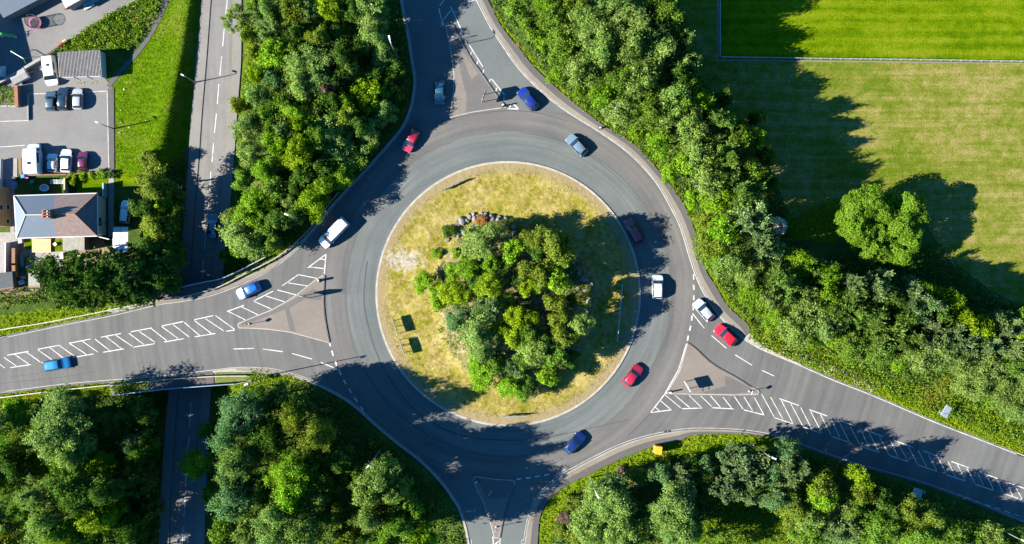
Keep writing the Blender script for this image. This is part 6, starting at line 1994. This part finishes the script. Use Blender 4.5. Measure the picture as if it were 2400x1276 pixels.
for t in (.3, .65):
    q = a.lerp(b, t)
    MB().tube(q + nn * .02 - d * .2, q - d * .2 - Vector((0, 0, 1.5)), .012, .012, 4).tube(q + d * .2, q + d * .2 - Vector((0, 0, 1.5)), .012, .012, 4).box((q.x, q.y, .45), (.42, .16, .04), math.atan2(d.y, d.x)).build('seat', M['red'], sw_)


def small_box(name, label, cat, px, py, s, mat, rz=0.0, z=-.02, lid=None):
    p = W(px, py)
    r = thing(name, label, cat, (p.x, p.y, z), rz)
    MB().box((0, 0, s[2] / 2), s).build('tub', mat, r, world=False)
    MB().box((0, 0, s[2] + .02), (s[0] + .05, s[1] + .05, .05)).build('lid', lid or mat, r, world=False)


small_box('toy_box', 'pinkish red toy box by the picket fence', 'toy box', 142, 106, (.55, .5, .4), M['red'], .4)
small_box('toy_box', 'pale orange toy box by the picket fence', 'toy box', 153, 98, (.6, .4, .4), M['deck_wood'], .4)
small_box('storage_box', 'terracotta tub beside the white-roofed annexe corner', 'tub', 156, 20, (.4, .4, .5), M['brick'], .2)
small_box('storage_box', 'long white plank box against the annexe wall', 'box', 211, 17, (1.8, .35, .3), M['offwhite'], R(27))
small_box('storage_box', 'blue covered bench under the annexe wall', 'box', 215, 6, (2.6, .5, .6), M['sign_teal'], R(27))
small_box('wheelie_bin', 'blue wheelie bin by the garden gap at the motorhome rear', 'bin', 59, 414, (.55, .6, 1.0), M['blue'], .2)
small_box('wheelie_bin', 'pink bag tub beside the blue bin', 'bin', 66, 417, (.4, .4, .6), M['pink'], .5)
small_box('wheelie_bin', 'dark green bin in the soil garden', 'bin', 80, 427, (.55, .5, .9), M['sign_face'], .2)
small_box('wheelie_bin', 'blue bin at the foot of the left patio', 'bin', 39, 432, (.5, .5, .9), M['blue'], .1)
small_box('wheelie_bin', 'black bin halfway down the left patio', 'bin', 38, 420, (.5, .5, .9), M['black'], .1)
small_box('planter', 'white cube planter on the small lawn behind the house', 'planter', 131, 573, (.45, .45, .4), M['white'], .6)
small_box('storage_box', 'white round-topped storage tub by the yellow deck', 'box', 51, 566, (.5, .6, .7), M['white'], .1)
small_box('storage_box', 'grey bench box at the patio fence', 'box', 54, 612, (.5, 1.8, .45), M['sign_back'], .05)
small_box('storage_box', 'red and white cool box on the patio', 'box', 66, 627, (.4, .45, .4), M['red'], .3, lid=M['white'])
small_box('storage_box', 'red crate in the alley beside the white wall', 'box', 29, 621, (.4, .6, .35), M['red'], .1)
small_box('storage_box', 'lowest white crate stack below the alley', 'box', 53, 662, (.9, .6, .5), M['white'], .3)
small_box('storage_box', 'middle white crate stack below the alley', 'box', 57, 651, (.9, .5, .6), M['slab'], .1)
small_box('storage_box', 'white sacks box behind the lean-to', 'box', 186, 602, (.6, .5, .5), M['white'], .8)
small_box('storage_box', 'pale tub at the patio corner under the conifers', 'box', 147, 600, (.5, .9, .5), M['white'], .1)
p = W(105, 441)
pp = thing('paddling_pool', 'round blue and white paddling pool in the front garden', 'paddling pool', (p.x, p.y, -.03))
for k in range(2):
    mb = MB()
    n, m_ = 24, 8
    vs = [((.58 + .1 * math.cos(2 * math.pi * j / m_)) * math.cos(2 * math.pi * i / n) * 1.15, (.5 + .1 * math.cos(2 * math.pi * j / m_)) * math.sin(2 * math.pi * i / n), .1 + k * .16 + .1 * math.sin(2 * math.pi * j / m_)) for i in range(n) for j in range(m_)]
    mb.add(vs, [(i * m_ + j, ((i + 1) % n) * m_ + j, ((i + 1) % n) * m_ + (j + 1) % m_, i * m_ + (j + 1) % m_) for i in range(n) for j in range(m_)])
    mb.build('ring', M['blue' if k == 0 else 'white'], pp, world=False)
MB().tube((0, 0, .02), (0, 0, .16), .56, .56, 24).build('water', M['sign_teal'], pp, world=False)
lf = thing('garden_bench', 'white slatted metal bench frame in the front garden', 'bench', W(136, 427))
a, b = W(120, 427), W(152, 427)
mb = MB()
for s in (-.28, -.1, .1, .28):
    mb.box(((a.x + b.x) / 2, a.y + s, .5), ((b - a).length, .07, .05))
mb.build('slats', M['white'], lf, flat=True)
for x in (a.x + .15, (a.x + b.x) / 2, b.x - .15):
    MB().box((x, a.y, .24), (.08, .7, .5)).build('leg', M['steel'], lf, flat=True)
tn = thing('play_tent', 'small white pointed play tent at the left edge of the shaded yard', 'tent', W(1, 168))
o = W(1, 168)
MB().add([(o.x - .9, o.y - .9, 0), (o.x + .9, o.y - .9, 0), (o.x + .9, o.y + .9, 0), (o.x - .9, o.y + .9, 0), (o.x, o.y, 1.5)], [(0, 1, 4), (1, 2, 4), (2, 3, 4), (3, 0, 4)]).build('canvas', M['white'], tn, flat=True)
MB().tube((o.x, o.y, 0), (o.x, o.y, 1.62), .03).build('pole', M['red'], tn)
GH = 'hedge bushes along the front gardens'
for i, (x, y, r, t, hh, lb) in enumerate(((165, 421, 14, 'y', 1.9, 'tall yellow-green hedge bush between the two front gardens'), (192, 412, 11, 'b', 1.3, 'bright green bush at the top of the front lawn, left one'), (215, 411, 11, 'y', 1.2, 'yellow-green bush in the middle of the front lawn hedge'), (237, 409, 12, 'b', 1.4, 'bright green bush at the right end of the front lawn hedge'), (258, 408, 10, 'v', 1.5, 'silvery bush at the corner of the car park and garden path'), (336, 430, 13, 'o', 1.6, 'olive bush at the edge of the small right lawn'))):
    add_tree(x, y, r, t, hh, lb, GH, 'bush', 5000 + i, 'bush')
for px, py in ((284, 210), (277, 305), (283, 288), (300, 300), (356, 274), (442, 184), (279, 258), (95, 162)):
    pass
litter = MB()
for px, py, s in ((291, 210, .22), (283, 259, .16), (355, 274, .16), (302, 299, .16), (279, 312, .15), (284, 288, .12), (342, 283, .12), (97, 164, .5), (103, 163, .35), (358, 1023, .3)):
    q = W(px, py); z = float(terrain_z(q.x, q.y)) + .22
    litter.box((q.x, q.y, z), (s, s * .7, .05), px)
o = litter.build('litter', M['white']); o['kind'] = 'stuff'
